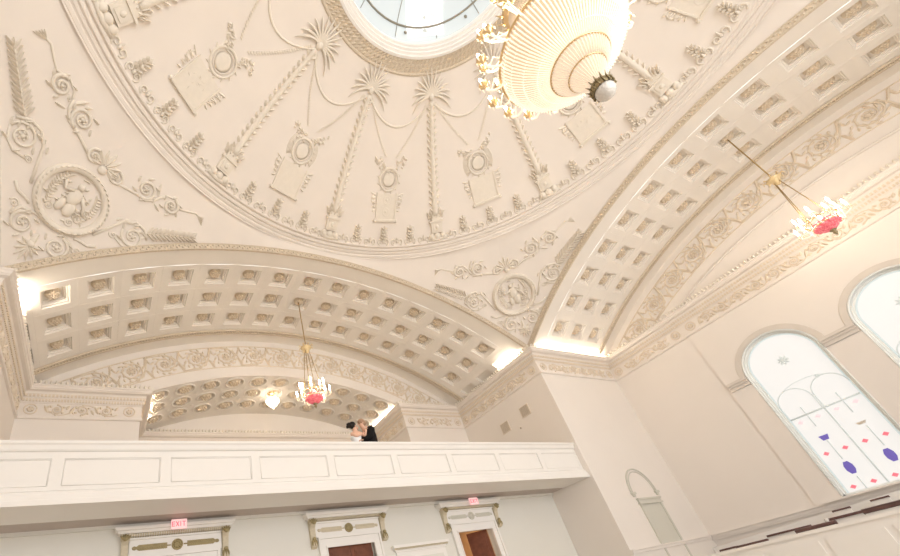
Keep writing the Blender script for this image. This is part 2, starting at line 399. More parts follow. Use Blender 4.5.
for wi, c in enumerate(WC):
    w = S(empty('window_%d' % (wi+1), (XR, c, SILL)))
    fr = MB(); V0 = arched(c, WR, SILL, XR+.001); V1 = arched(c, WR, SILL, XR+.12); n = len(V0)
    fr.add(V0+V1, [(i, i+1, n+i+1, n+i) for i in range(n-1)], False)
    fr.add([(XR, c+WR, SILL), (XR+.2, c+WR, SILL), (XR+.2, c-WR, SILL), (XR, c-WR, SILL)], [(0,1,2,3)])
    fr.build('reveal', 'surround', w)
    f2 = MB(); f2.tube(arched(c, WR-.01, SILL, XR+.01), .028, 6); f2.build('outer_bead', 'frame', w)
    f3 = MB(); r1, r2 = WR, WR-.11
    for xa, ra, xb, rb in ((XR+.12, r1, XR+.12, r1-.05), (XR+.12, r1-.05, XR+.15, r1-.06), (XR+.15, r1-.06, XR+.15, r2), (XR+.15, r2, XR+.19, r2)):
        a_, b_ = arched(c, ra, SILL, xa), arched(c, rb, SILL, xb); f3.add(a_+b_, [(i, i+1, n+i+1, n+i) for i in range(n-1)])
    f3.box(XR+.12, c-WR, SILL, XR+.19, c+WR, SILL+.06); f3.build('window_frame', 'frame', w)
    g = MB(); P_ = arched(c, r2+.01, SILL+.02, XG); g.add(P_, [tuple(range(len(P_)))]); g.build('glass', 'pane', w)
    bo = MB(); a_, b_ = arched(c, r2, SILL+.05, XG-.006), arched(c, r2-.045, SILL+.05, XG-.006)
    bo.add(a_+b_, [(i, i+1, n+i+1, n+i) for i in range(n-1)]); bo.build('border_glass', 'pane_border', w)
    # hood mould and soft outer arch
    hm = MB()
    for rr, tt in ((WR+.16, .022),): hm.tube([(XR, c+rr*cos(a), SPR+rr*sin(a)) for a in frange(0, PI, 40)], tt, 6)
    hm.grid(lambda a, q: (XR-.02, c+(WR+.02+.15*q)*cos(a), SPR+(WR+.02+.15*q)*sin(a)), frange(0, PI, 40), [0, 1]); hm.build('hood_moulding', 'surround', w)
    ld = MB(); X = XG-.015
    L = lambda pts, t=.014: ld.tube([(X, c+y, z) for y, z in pts], t, 5)
    L([(0, 3.0), (0, SILL+.05)], .02); L([(-.84, 3.0), (.84, 3.0)], .026); L([(.44, 3.25), (.44, 2.62)]); L([(-.44, 3.25), (-.44, 2.62)])
    for s_ in (-1, 1):
        L([(s_*.46, 2.2), (s_*.46, 1.6)]); L([(s_*.46, 1.1), (s_*.46, SILL+.05)])
        L([(s_*.44+.42*cos(a), 3.42+.42*sin(a)) for a in frange(0, PI, 14)]); L([(s_*.02, 3.42), (s_*.02, 3.0)])
        L([(s_*.44+.42, 3.42), (s_*.44+.42, 3.0)], .008)
    L([(.86*cos(a), 3.45+.5*sin(a)) for a in frange(.25, PI-.25, 12)], .008)
    ld.build('leading', 'lead', w)
    st = MB()
    for k in range(8):
        a = 2*PI*k/8; st.blade(0, 0, .16*cos(a), .16*sin(a), .035, .01)
    st.ball((0,0,0), .06, .06, .015, 8, 4)
    s2 = MB(); s2.merge(st, lambda x, y, h: (X-h, c+x, 4.66+y)); s2.merge(st, lambda x, y, h: (X-h, c-.35*.0+x*.4-.02*0-.38, 3.86+y*.4)); s2.build('star_boss', 'lead', w)
    for zz in (2.85, 1.85, .88):
        for yy in (.68, .235, -.21, -.65):
            d = MB(); a, b = .075, .062; xx = X-.004
            d.add([(xx, c+yy-a, zz), (xx, c+yy, zz+b), (xx, c+yy+a, zz), (xx, c+yy, zz-b), (xx-.012, c+yy, zz)], [(0,1,4),(1,2,4),(2,3,4),(3,0,4)])
            d.build('red_diamond', 'pink' if zz > 2.5 else 'red', w)
    for yy in (.46, -.42):
        h = MB(); a, b = .10, .17; xx = X-.004
        h.add([(xx, c+yy-a*.5, 1.35-b), (xx, c+yy+a*.5, 1.35-b), (xx, c+yy+a, 1.35-b*.35), (xx, c+yy+a, 1.35+b*.35), (xx, c+yy+a*.5, 1.35+b), (xx, c+yy-a*.5, 1.35+b), (xx, c+yy-a, 1.35+b*.35), (xx, c+yy-a, 1.35-b*.35), (xx-.015, c+yy, 1.35)], [(i, (i+1) % 8, 8) for i in range(8)]); h.build('violet_hexagon', 'violet', w)
        h = MB(); z0 = 2.33; dp = .14 if yy > 0 else .07
        h.add([(xx, c+yy-.115, z0), (xx, c+yy+.115, z0), (xx, c+yy+.07, z0-dp), (xx, c+yy-.07, z0-dp), (xx-.012, c+yy, z0-.05)], [(0,1,4),(1,2,4),(2,3,4),(3,0,4)]); h.build('violet_cup', 'violet' if yy > 0 else 'vent', w)
# impost bands between the windows
for i, (ya, yb_) in enumerate(((4.86, 4.29), (2.25, 1.44), (-.60, -1.41))):
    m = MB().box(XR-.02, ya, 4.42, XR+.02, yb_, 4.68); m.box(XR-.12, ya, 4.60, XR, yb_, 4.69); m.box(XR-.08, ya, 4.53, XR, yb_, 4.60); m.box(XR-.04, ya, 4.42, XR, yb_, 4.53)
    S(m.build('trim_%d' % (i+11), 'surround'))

# ---- entablature, mitred around the plan
PLAN = [(D,-8),(D,-OW),(XR,-OW),(XR,OW),(D,OW),(D,8),(8,8),(8,D),(OW,D),(OW,YB),(-OW,YB),(-OW,D),(-8,D),(-8,8),(-D,8),(-D,-8),(-8,-8),(-8,-D),(8,-D),(8,-8)]
def off(i, o):
    n = len(PLAN); p = Vector(PLAN[i]); a = Vector(PLAN[i-1]); b = Vector(PLAN[(i+1) % n])
    d1 = (p-a).normalized(); d2 = (b-p).normalized(); n1 = Vector((-d1.y, d1.x)); n2 = Vector((-d2.y, d2.x))
    q = (n1+n2)/(1+n1.dot(n2)); return p+q*o
EP = [(-.02, 6.78), (.055, 6.79), (.065, 6.81), (.065, 6.85), (.04, 6.87), (.04, 6.885), (.025, 6.89), (.025, 7.27), (.045, 7.275), (.045, 7.30), (.06, 7.31), (.075, 7.40), (.085, 7.41), (.085, 7.43), (.10, 7.44), (.115, 7.53), (.125, 7.54), (.125, 7.57), (.145, 7.60), (.235, 7.615), (.24, 7.64), (.255, 7.645), (.265, 7.655), (.275, 7.71), (.30, 7.73), (.30, 7.765), (.27, 7.775), (.0, 7.78)]
def entab(i0, i1, name, ornaments=True):
    m = MB(); idx = list(range(i0, i1+1)); n = len(PLAN)
    for a, b in zip(idx[:-1], idx[1:]):
        V = []
        for o, z in EP: p = off(a % n, o); q = off(b % n, o); V += [(p.x, p.y, z), (q.x, q.y, z)]
        m.add(V, [(2*j, 2*j+1, 2*j+3, 2*j+2) for j in range(len(EP)-1)], False)
    ob = S(m.build(name, 'plaster'))
    if not ornaments: return ob
    cr = MB(); de = MB(); fz = MB()
    for a, b in zip(idx[:-1], idx[1:]):
        p0, p1 = off(a % n, 0), off(b % n, 0); L = (p1-p0).length
        if L < .2: continue
        d = (p1-p0)/L; nn = Vector((-d.y, d.x))
        c0, c1 = (off(a % n, .25)-p0).dot(d), (off(b % n, .25)-p0).dot(d)
        k = max(2, int((c1-c0)/.125))
        for i in range(k):
            s = c0+(c1-c0)*(i+.5)/k; q = p0+d*s
            lf = MB().blade(0, 0, 0, .12, .045, .03); cr.merge(lf, lambda x, y, h: (q.x+d.x*x+nn.x*(.275+h+y*.12), q.y+d.y*x+nn.y*(.275+h+y*.12), 7.765+y))
            lf2 = MB().blade(0, .12, 0, 0, .045, .03); cr.merge(lf2, lambda x, y, h: (q.x+d.x*x+nn.x*(.262-h*.2+y*.12), q.y+d.y*x+nn.y*(.262-h*.2+y*.12), 7.765+y))
        for (o, z0, z1, pitch) in ((.075, 7.32, 7.39, .075), (.112, 7.45, 7.52, .09)):
            c0, c1 = (off(a % n, o)-p0).dot(d), (off(b % n, o)-p0).dot(d); k = max(2, int((c1-c0)/pitch))
            for i in range(k):
                s = c0+(c1-c0)*(i+.5)/k; q = p0+d*s; hw = pitch*.3
                V = []
                for zz in (z0, z1):
                    for (x, y) in ((-hw, -.03), (hw, -.03), (hw, .02), (-hw, .02)): V.append((q.x+d.x*x+nn.x*(o+y), q.y+d.y*x+nn.y*(o+y), zz))
                de.add(V, [(0,1,2,3),(7,6,5,4),(0,1,5,4),(1,2,6,5),(2,3,7,6),(3,0,4,7)])
        # frieze: end roundels and running scrolls
        k = max(2, round(L/.56)); g = L/k
        for i in range(k):
            s = (i+.5)*g; q = MB()
            if i in (0, k-1):
                q.tube([(.15*cos(t), .15*sin(t), .012) for t in frange(0, 2*PI, 20)[:-1]], .018, 5, True); q.ball((0,0,0), .09, .09, .04, 8, 4)
                for e in range(5): q.ball((.06*cos(e*1.26), .06*sin(e*1.26), .02), .035, .035, .035, 5, 3)
            else:
                up = 1 if i % 2 else -1
                q.spiral(0, 0, .15, up*PI*.5, 1.4, .024, up)
                q.stem([(-g/2, -up*.10), (-g*.3, -up*.16), (-g*.1, -up*.165), (.08, -up*.13), (.14, -up*.05)], .016)
                for e in range(6):
                    an = e*1.05+.4; q.blade(.15*cos(an), .15*sin(an), .15*cos(an)+.08*cos(an+.9), max(-.17, min(.17, .15*sin(an)+.08*sin(an+.9))), .04, .035)
                q.blade(g*.32, -.10*up, g*.5, .13*up, .05, .04); q.blade(-g*.36, .02, -g*.5, .14*up, .045, .04); q.blade(g*.30, .14*up, g*.47, -.02*up, .03, .03)
            fz.merge(q, lambda x, y, h: (p0.x+d.x*(s+x)+nn.x*(.025+h), p0.y+d.y*(s+x)+nn.y*(.025+h), 7.08+y))
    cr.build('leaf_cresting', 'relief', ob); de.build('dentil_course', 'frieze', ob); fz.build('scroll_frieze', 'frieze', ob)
    return ob
entab(0, 6, 'trim_1'); entab(6, 13, 'trim_2'); entab(13, 20, 'trim_3', False)

# ---- rinceau on the two tympana
def rinceau(k, cen, name):
    T = arm(k); m = MB()
    R0, R1 = 12.30, 13.17
    ph = math.asin(8/RV)
    def P(th, r, h=0.): return T(r*sin(th), D-.0-h, ZC+r*cos(th))
    # bounding beads
    for rr, lim in ((R0, 28.6), (R1, 34.8)):
        m.tube([P(radians(t), rr, .005) for t in frange(-lim, lim, 80)], .02, 5)
    st = radians(4.75); Rm = (R0+R1)/2
    for i in range(-7, 8):
        th = i*st+cen; s = 1 if i % 2 else -1; q = MB()
        R = .36; c0 = 0
        q.spiral(0, c0, R, s*PI*.5+PI, 1.9, .028, s, True, 34)
        for e in range(8): a = 2*PI*e/8; q.ball((R*.30*cos(a), R*.30*sin(a), .02), R*.11, R*.11, .04, 5, 3)
        for e in range(9):
            a = 2*PI*e/9+.3; q.blade(R*.62*cos(a), c0+R*.62*sin(a), R*.95*cos(a+.45), c0+R*.95*sin(a+.45), .038, .04, .03)
        for e in range(12):
            a = 2*PI*e/12; r_ = min(R*1.17, .41); x1, y1 = r_*cos(a+.3)*1.06, c0+r_*sin(a+.3)
            q.blade(R*.97*cos(a), c0+R*.97*sin(a), x1, max(-.42, min(.42, y1)), .042, .036)
        if True:
            for e in (-1, 1):
                for f in range(4): q.blade(.40+.03*f, e*(.06+.08*f), .52+.03*f, e*(.16+.085*f), .036, .04, e*.02); q.blade(-.40-.02*f, e*(.10+.08*f), -.50-.02*f, e*(.20+.06*f), .026, .03)
            q.stem([(-.55, -s*.40), (-.3, -s*.38), (0, -s*.37), (.3, -s*.24), (.45, 0), (.56, s*.3)], .025)
        m.merge(q, lambda x, y, h: (lambda p: (p[0], p[1], max(p[2], 7.72)))(P(th+x/Rm, Rm+y, h)))
    # keep only what lies above the cornice
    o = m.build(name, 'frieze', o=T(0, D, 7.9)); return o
tag(rinceau(0, radians(-.7), 'rinceau_relief'), 'curved band of scrolling leaf relief on the lunette above the balcony', 'relief')
tag(rinceau(1, radians(-.3), 'rinceau_relief'), 'curved band of scrolling leaf relief on the lunette above the arched windows', 'relief')
# inner arch moulding of the right lunette, and edge of the alcove arch
m = MB(); m.tube([(XR-.03, RO*sin(t), ZC+RO*cos(t)) for t in frange(-.425, .425, 60)], .04, 6); S(m.build('trim_4', 'wall'))
m = MB(); m.tube([(RO*sin(t), D-.005, ZC+(RO+.02)*cos(t)) for t in frange(-.425, .425, 60)], .03, 6); S(m.build('trim_5', 'plaster'))

# ---- alcove vault with round coffers
av = MB(); al = math.asin(OW/RO); ST = radians(4.26); P0 = radians(-.5)
def PA(th, w, d=0.): return ((RO+d)*sin(th), w, ZC+(RO+d)*cos(th))
WE = [12.57, 13.35, 14.23, 15.10, YB]
ids = [i for i in range(-6, 7) if -al < P0+(i-.5)*ST+.01 and P0+(i+.5)*ST < al+.01]
e0, e1 = P0+(ids[0]-.5)*ST, P0+(ids[-1]+.5)*ST
av.grid(lambda t, w: PA(t, w), frange(-al, e0, 4), [12.57, YB]); av.grid(lambda t, w: PA(t, w), frange(e1, al, 4), [12.57, YB])
av.grid(lambda t, w: PA(t, w), frange(e0, e1, 40), [15.10, YB])
RW = [(12.57, 13.38), (13.38, 14.24), (14.24, 15.10)]; RC = .30
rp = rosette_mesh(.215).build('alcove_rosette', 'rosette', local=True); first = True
for r, (wa, wb_) in enumerate(RW):
    wc = (wa+wb_)/2; hw = (wb_-wa)/2
    for i in ids:
        tc = P0+i*ST; n = 24; V = []
        sq = []
        for k in range(n):
            a = 2*PI*k/n; c, s = cos(a), sin(a); q = max(abs(c), abs(s)); sq.append((c/q, s/q, c, s))
        for (mode, d) in ((0, 0), (1, 0), (2, .0), (3, .08)):
            for (sx, sy, c, s) in sq:
                if mode == 0: V.append(PA(tc+sx*ST/2, wc+sy*hw, d))
                elif mode == 1: V.append(PA(tc+c*(RC+.02)/RO, wc+s*(RC+.02), d))
                elif mode == 2: V.append(PA(tc+c*RC/RO, wc+s*RC, d))
                else: V.append(PA(tc+c*(RC-.04)/RO, wc+s*(RC-.04), d))
        F = [(q*n+k, q*n+(k+1) % n, (q+1)*n+(k+1) % n, (q+1)*n+k) for q in range(3) for k in range(n)]+[tuple(3*n+k for k in range(n))]
        av.add(V, F, False)
        av.tube([PA(tc+cos(2*PI*k/20)*(RC+.03)/RO, wc+sin(2*PI*k/20)*(RC+.03), -.01) for k in range(20)], .03, 5, True)
        # small lozenge sunk between the rounds
        c = (tc+ST/2, wb_); z = .012
        if r < 2 and i != ids[-1]:
            av.add([PA(c[0]-.12/RO, c[1], -.02), PA(c[0], c[1]-.12, -.02), PA(c[0]+.12/RO, c[1], -.02), PA(c[0], c[1]+.12, -.02), PA(c[0], c[1], -.045)], [(0,1,4),(1,2,4),(2,3,4),(3,0,4)])
        o = rp if first else rp.copy()
        if not first: col.objects.link(o)
        first = False; o.matrix_world = frame_at(0, tc, wc, RO+.07)
        tag(o, 'small rosette in alcove vault behind the couple, %s, %s from left' % (ROWN[r], ORD[i-ids[0]]), 'rosette', 'rosettes in the alcove vault')
S(av.build('ceiling', 'vault'))

# ---- balcony
bf = MB(); YF = 8.18; ZT, ZB = 4.08, 2.90
prof = [(1.0, 3.2), (.12, 3.2), (.12, 4.0), (.16, 4.0), (.18, 4.03), (.18, 4.08), (-.10, 4.08), (-.10, 4.03), (-.07, 4.0), (-.05, 3.93), (-.03, 3.90), (0, 3.89), (0, 3.16), (-.03, 3.15), (-.05, 3.10), (-.05, 3.08), (-.08, 3.075), (-.08, 3.0), (-.10, 2.99), (-.10, 2.90), (.12, 2.90), (1.56, 2.95)]
V = []
for o_, z in prof: V += [(-7.995, YF+o_, z), (7.995, YF+o_, z)]
bf.add(V, [(2*j, 2*j+1, 2*j+3, 2*j+2) for j in range(len(prof)-1)], False)
bal = S(bf.build('trim_6', 'white'))
st = MB(); ctr = [-8.2+1.8*i for i in range(10)]
for x in ctr:
    if abs(x) < 8: st.bevbox(x-.09, YF-.016, 3.17, x+.09, YF+.01, 3.88, .004)
for a, b in zip(ctr[:-1], ctr[1:]):
    a, b = max(a+.09, -7.99), min(b-.09, 7.99); st.box(a, YF-.016, 3.76, b, YF, 3.88); st.box(a, YF-.016, 3.17, b, YF, 3.24)
    pts = [(a+.02, YF-.004, 3.26), (b-.02, YF-.004, 3.26), (b-.02, YF-.004, 3.74), (a+.02, YF-.004, 3.74)]
    for p, q in zip(pts, pts[1:]+pts[:1]): st.tube([p, q], .008, 4)
st.build('panel_stiles', 'white', bal)
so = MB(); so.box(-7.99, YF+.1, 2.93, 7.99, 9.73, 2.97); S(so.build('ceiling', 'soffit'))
fl = MB(); fl.box(-7.98, YF+.12, 3.08, 7.98, YB-.02, 3.18); S(fl.build('floor', 'floor'))
# small crown between soffit and lower wall
m = MB(); m.box(-7.99, 9.66, 2.86, 7.99, 9.74, 2.93); S(m.build('trim_7', 'lower'))

# ---- lower wall under the balcony with three door openings
YW = 9.74; DC = [-4.16, -.06, 4.06]; DW = .66; DT = 2.05
lw = MB(); xs = [-7.99]+sum([[c-DW, c+DW] for c in DC], [])+[7.99]
for i in range(0, len(xs), 2): lw.box(xs[i], YW, FL, xs[i+1], YW+.18, 2.93)
for c in DC: lw.box(c-DW, YW, DT, c+DW, YW+.18, 2.93)
S(lw.build('wall_under_balcony', 'lower'))
vb_ = MB(); vb_.box(3.0, 12.2, FL, 5.6, 12.3, 2.9); vb_.box(2.9, YW+.2, FL, 3.0, 12.2, 2.9); vb_.box(5.6, YW+.2, FL, 5.7, 12.2, 2.9); vb_.box(2.9, YW+.2, 2.6, 5.7, 12.3, 2.7)
S(vb_.build('wall_vestibule', 'brown'))
m = MB(); m.tube([(3.9+.42*cos(a), 12.14, 1.3+.42*sin(a)) for a in frange(0, PI, 16)], .05, 6); m.grid(lambda a, q: (3.9+.42*q*cos(a), 12.13, (1.3+.42*q*sin(a))), frange(0, PI, 16), [0, 1]); m.box(3.48, 12.12, FL, 4.32, 12.19, 1.3)
tag(m.build('vestibule_arch_panel', 'khaki'), 'brown arched panel seen through the open doorway on the right', 'panel')
def console(c, sg):
    q = MB(); x = c+sg*1.0; w = .065
    pr = [(0, 2.70), (.20, 2.70), (.22, 2.66), (.21, 2.60), (.17, 2.57), (.11, 2.50), (.08, 2.35), (.08, 2.22), (.13, 2.17), (.14, 2.10), (.10, 2.05), (0, 2.03)]
    V = [(x-w, YW-a, z) for a, z in pr]+[(x+w, YW-a, z) for a, z in pr]; n = len(pr)
    q.add(V, [(i, i+1, n+i+1, n+i) for i in range(n-1)]+[tuple(range(n-1, -1, -1)), tuple(range(n, 2*n))], False)
    for s_ in (-1, 1):
        q.tube([(x+s_*(w+.005), YW-.13-.08*cos(t)*(1-t/16), 2.65+.08*sin(t)*(1-t/16)) for t in frange(0, 9, 20)], .018, 5)
    r = MB()
    for e in range(5): r.blade(0, -.02, (e-2)*.05, .11-.02*abs(e-2), .03, .03)
    r.ball((0,0,.02), .05, .05, .05, 8, 5); r.ball((0,-.36,-.10), .05, .05, .05, 8, 5)
    for e in range(3): r.blade((e-1)*.04, -.38, (e-1)*.06, -.52, .03, .03, 0, -.10)
    lf = MB(); lf.merge(r, lambda a, b, h: (x+a, YW-.22-h, 2.60+b)); return q, lf
for di, c in enumerate(DC):
    d = S(empty('door_%d' % (di+1), (c, YW, FL)))
    k = MB()
    for sg in (-1, 1):
        xa, xb = sorted((c+sg*(DW+.03), c+sg*(DW+.17))); k.box(xa, YW-.05, FL, xb, YW-.001, DT-.001)
        xa, xb = sorted((c+sg*(DW+.17), c+sg*(DW+.22))); k.box(xa, YW-.09, FL, xb, YW-.001, DT+.18)
        xa, xb = sorted((c+sg*DW, c+sg*(DW+.03))); k.box(xa, YW-.07, FL, xb, YW+.04, DT-.001)
    k.box(c-DW-.169, YW-.05, DT, c+DW+.169, YW-.001, DT+.179); k.box(c-DW-.22, YW-.092, DT+.181, c+DW+.22, YW-.001, DT+.225); k.box(c-DW-.03, YW-.071, DT-.03, c+DW+.03, YW-.052, DT+.02)
    k.build('casing', 'white', d)
    k = MB(); k.box(c-.92, YW-.06, DT+.226, c+.92, YW-.001, 2.60); k.box(c-.95, YW-.10, 2.60, c+.95, YW-.001, 2.64); k.build('frieze_board', 'white', d)
    k = MB(); n = 44
    for i in range(n): x = c-1.02+2.04*(i+.5)/n; k.box(x-.014, YW-.19, 2.645, x+.014, YW-.08, 2.70)
    k.build('dentil_course', 'tan', d)
    k = MB()
    pr = [(0, 2.64), (.13, 2.66), (.15, 2.70), (.20, 2.71), (.22, 2.76), (.25, 2.77), (.27, 2.81), (.27, 2.83), (0, 2.83)]
    for (a1, z1), (a2, z2) in zip(pr[:-1], pr[1:]):
        k.add([(c-.93-a1, YW-a1, z1), (c+.93+a1, YW-a1, z1), (c+.93+a2, YW-a2, z2), (c-.93-a2, YW-a2, z2)], [(0,1,2,3)])
        for sg in (-1, 1): k.add([(c+sg*(.93+a1), YW-a1, z1), (c+sg*(.93+a1), YW, z1), (c+sg*(.93+a2), YW, z2), (c+sg*(.93+a2), YW-a2, z2)], [(0,1,2,3)])
    k.build('cornice', 'white', d)
    gold = 'khaki' if di == 0 else 'tan'
    q = MB(); q.ball((0,0,0), .11, .11, .03, 18, 5); q.tube([(.10*cos(t), .10*sin(t), .015) for t in frange(0, 2*PI, 18)[:-1]], .018, 5, True)
    for e in range(8): a = e*PI/4; q.ball((.06*cos(a), .06*sin(a), .02), .028, .028, .03, 5, 3)
    rs = MB(); rs.merge(q, lambda x, y, h: (c+x, YW-.06-h, 2.44+y)); rs.build('frieze_roundel', 'khaki' if di < 2 else 'panelgrey', d)
    for sg in (-1, 1):
        q = MB()
        for e in range(12): t = .22+.045*e; q.blade(t, -.055, t+.05, .0, .02, .02); q.blade(t, .055, t+.05, .0, .02, .02)
        q.stem([(.13, 0), (.22, 0)], .014); q.ball((.82, 0, 0), .05, .04, .025, 8, 4)
        V = [(.20, -.055, 0), (.74, -.055, 0), (.82, 0, 0), (.74, .055, 0), (.20, .055, 0)]; q.add(V+[(a, b, .016) for a, b, _ in V], [(5,6,7,8,9),(0,1,6,5),(1,2,7,6),(2,3,8,7),(3,4,9,8),(4,0,5,9)])
        rs = MB(); rs.merge(q, lambda x, y, h: (c+sg*x, YW-.06-h, 2.44+y)); rs.build('leaf_spray', gold if di < 2 else 'panelgrey', d)
        a, b = console(c, sg); cb = a.build('console_bracket', 'tan', d); b.build('console_leaf', 'khaki', cb)
    if di < 2:
        for sg in (-1, 1):
            lf = MB(); xa, xb = sorted((c+sg*.005, c+sg*(DW-.03))); lf.box(xa, YW+.06, FL+.01, xb, YW+.11, DT)
            for (za, zb_) in ((FL+.15, FL+1.1), (FL+1.22, 1.05), (1.17, DT-.12)):
                lf.bevbox(0,0,0,0,0,0,0) if False else None
                lf.box(xa+.10, YW+.045, za, xb-.10, YW+.06, zb_); lf.box(xa+.14, YW+.03, za+.05, xb-.14, YW+.045, zb_-.05)
            dl = lf.build('door_leaf', 'door', d)
            MB().ball((c+sg*.07, YW+.01, FL+1.0), .03, .03, .03).build('door_knob', 'brass', dl)
    else:
        # right leaf swung inwards, left leaf open flat
        lf = MB(); lf.box(0, 0, 0, .62, .05, DT-FL-.01)
        for (za, zb_) in ((.15, 1.1), (1.22, 2.1), (2.22, 3.0)): lf.box(.10, -.015, za, .52, 0, zb_); lf.box(.10, .05, za, .52, .065, zb_); lf.box(.15, -.03, za+.06, .47, -.015, zb_-.06)
        o = lf.build('door_leaf', 'door', d, local=True); o.location = (.60, .14, .01); o.rotation_euler.z = radians(132)
# exit signs standing on the door cornices
def exit_sign(x, z, y, lab):
    s = empty('exit_sign', (x, y, z)); h, w = .20, .31
    MB().bevbox(x-w/2, y-.03, z, x+w/2, y+.03, z+h, .008).build('sign_case', 'sign', s)
    t = MB(); cw = .055; gx = x-.135; yy = y-.034
    def bar(x0, z0, x1, z1, th=.014):
        d = Vector((x1-x0, z1-z0)); d.normalize(); n = Vector((-d.y, d.x))*th/2
        P = [(x0+n.x, z0+n.y), (x1+n.x, z1+n.y), (x1-n.x, z1-n.y), (x0-n.x, z0-n.y)]
        t.add([(a, yy, b) for a, b in P]+[(a, yy+.006, b) for a, b in P], [(0,1,2,3),(7,6,5,4),(0,1,5,4),(1,2,6,5),(2,3,7,6),(3,0,4,7)])
    b, T_ = z+.05, z+.15
    bar(gx, b, gx, T_); [bar(gx, q, gx+cw, q) for q in (b+.007, (b+T_)/2, T_-.007)]
    bar(gx+.075, b, gx+.13, T_); bar(gx+.075, T_, gx+.13, b)
    bar(gx+.165, b, gx+.165, T_); bar(gx+.20, T_-.007, gx+.265, T_-.007); bar(gx+.232, b, gx+.232, T_)
    t.build('exit_lettering', 'signred', s)
    tag(s, lab, 'sign', 'exit signs above the doors')
exit_sign(-4.17, 2.68, YW-.34, 'pinkish lit EXIT sign above the far left door, under the balcony')
exit_sign(4.09, 2.68, YW-.34, 'pinkish lit EXIT sign above the open door on the right, under the balcony')
# wall tablet between second and third door
m = empty('wall_tablet', (2.0, YW, -.2))
k = MB(); k.bevbox(1.2, YW-.05, -.2, 2.8, YW, 1.70, .01); k.build('tablet_slab', 'white', m)
k = MB(); k.box(1.09, YW-.14, 1.80, 2.92, YW, 1.87); k.box(1.13, YW-.10, 1.74, 2.88, YW, 1.80); k.box(1.17, YW-.07, 1.70, 2.83, YW, 1.74); k.build('tablet_cornice', 'white', m)
k = MB()
for i in range(40): x = 1.12+1.76*(i+.5)/40; k.box(x-.012, YW-.13, 1.755, x+.012, YW-.1, 1.80)
k.build('dentil_course', 'tan', m)
k = MB(); k.box(1.32, YW-.06, -.05, 2.68, YW-.05, 1.55); k.build('tablet_panel', 'lower', m)
tag(m, 'white wall tablet with dentilled cornice between the two right-hand doors', 'tablet')

# ---- vents and detector on the side wall of the balcony arm
def vent(y, z, lab):
    v = empty('wall_vent', (A, y, z)); w, h = .44, .42
    MB().bevbox(A-.03, y-w/2, z, A-.002, y+w/2, z+h, .006).build('vent_frame', 'vent', v)
    k = MB()
    for i in range(9): zz = z+.03+(h-.06)*(i+.5)/9; k.box(A-.036, y-w/2+.03, zz-.012, A-.03, y+w/2-.03, zz+.008)
    k.build('vent_slats', 'ventdark', v); tag(v, lab, 'vent', 'wall vents beside the balcony')
vent(10.45, 5.60, 'grey metal vent grille on side wall, lower left of the two')
vent(9.30, 5.72, 'grey metal vent grille on side wall, upper right of the two')
m = MB(); m.ball((A-.015, 9.79, 5.46), .02, .04, .04); tag(m.build('wall_button', 'ventdark'), 'small dark round fitting on the wall below the vents', 'fitting')

# ---- blind arched niche on the near side wall of the right arm
nz = empty('blind_niche', (10.23, A, FL))
k = MB(); cx, cz, R = 10.23, 2.28, .72
for rr, tt in ((R, .028), (R-.09, .02)): k.tube([(cx+rr*cos(a), A-.012, cz+(rr*1.08)*sin(a)) for a in frange(0, PI, 30)], tt, 6)
k.build('arch_moulding', 'panelgrey', nz)
for sg in (-1, 1):
    k = MB(); x = cx+sg*(R-.045); k.bevbox(x-.10, A-.08, 2.20, x+.10, A, 2.28, .01); k.bevbox(x-.06, A-.05, 2.13, x+.06, A, 2.2, .01); k.build('impost_block', 'panelgrey', nz)
k = MB(); k.box(cx-.66, A-.09, 2.02, cx+.66, A, 2.07); k.box(cx-.63, A-.06, 1.92, cx+.63, A, 2.02); k.box(cx-.66, A-.08, 1.88, cx+.66, A, 1.92); k.build('lintel', 'panelgrey', nz)
k = MB(); k.box(cx-.60, A-.02, FL, cx+.60, A, 1.88)
for sg in (-1, 1): x = cx+sg*.57; k.box(x-.04, A-.05, FL, x+.04, A, 1.88)
k.build('niche_panel', 'panelgrey', nz)
tag(nz, 'tall pale grey blind niche with thin arch on the white side wall', 'niche')

# ---- wainscot rail of the right arm
m = MB(); m.box(D-.08, -8, .54, D, 8, .62); m.box(D-.05, -8, .48, D, 8, .54); m.box(D-.13, -8, .62, D+.02, 8, .655); m.box(XR-.2, -4.7, .655, XR, 4.7, .70); S(m.build('trim_8', 'wall'))
m = MB(); m.box(8, A-.07, .54, D, A, .62); m.box(8, A-.10, .62, D, A, .655); m.box(8.0, A-.03, FL, D, A, .54); S(m.build('trim_9', 'wall'))

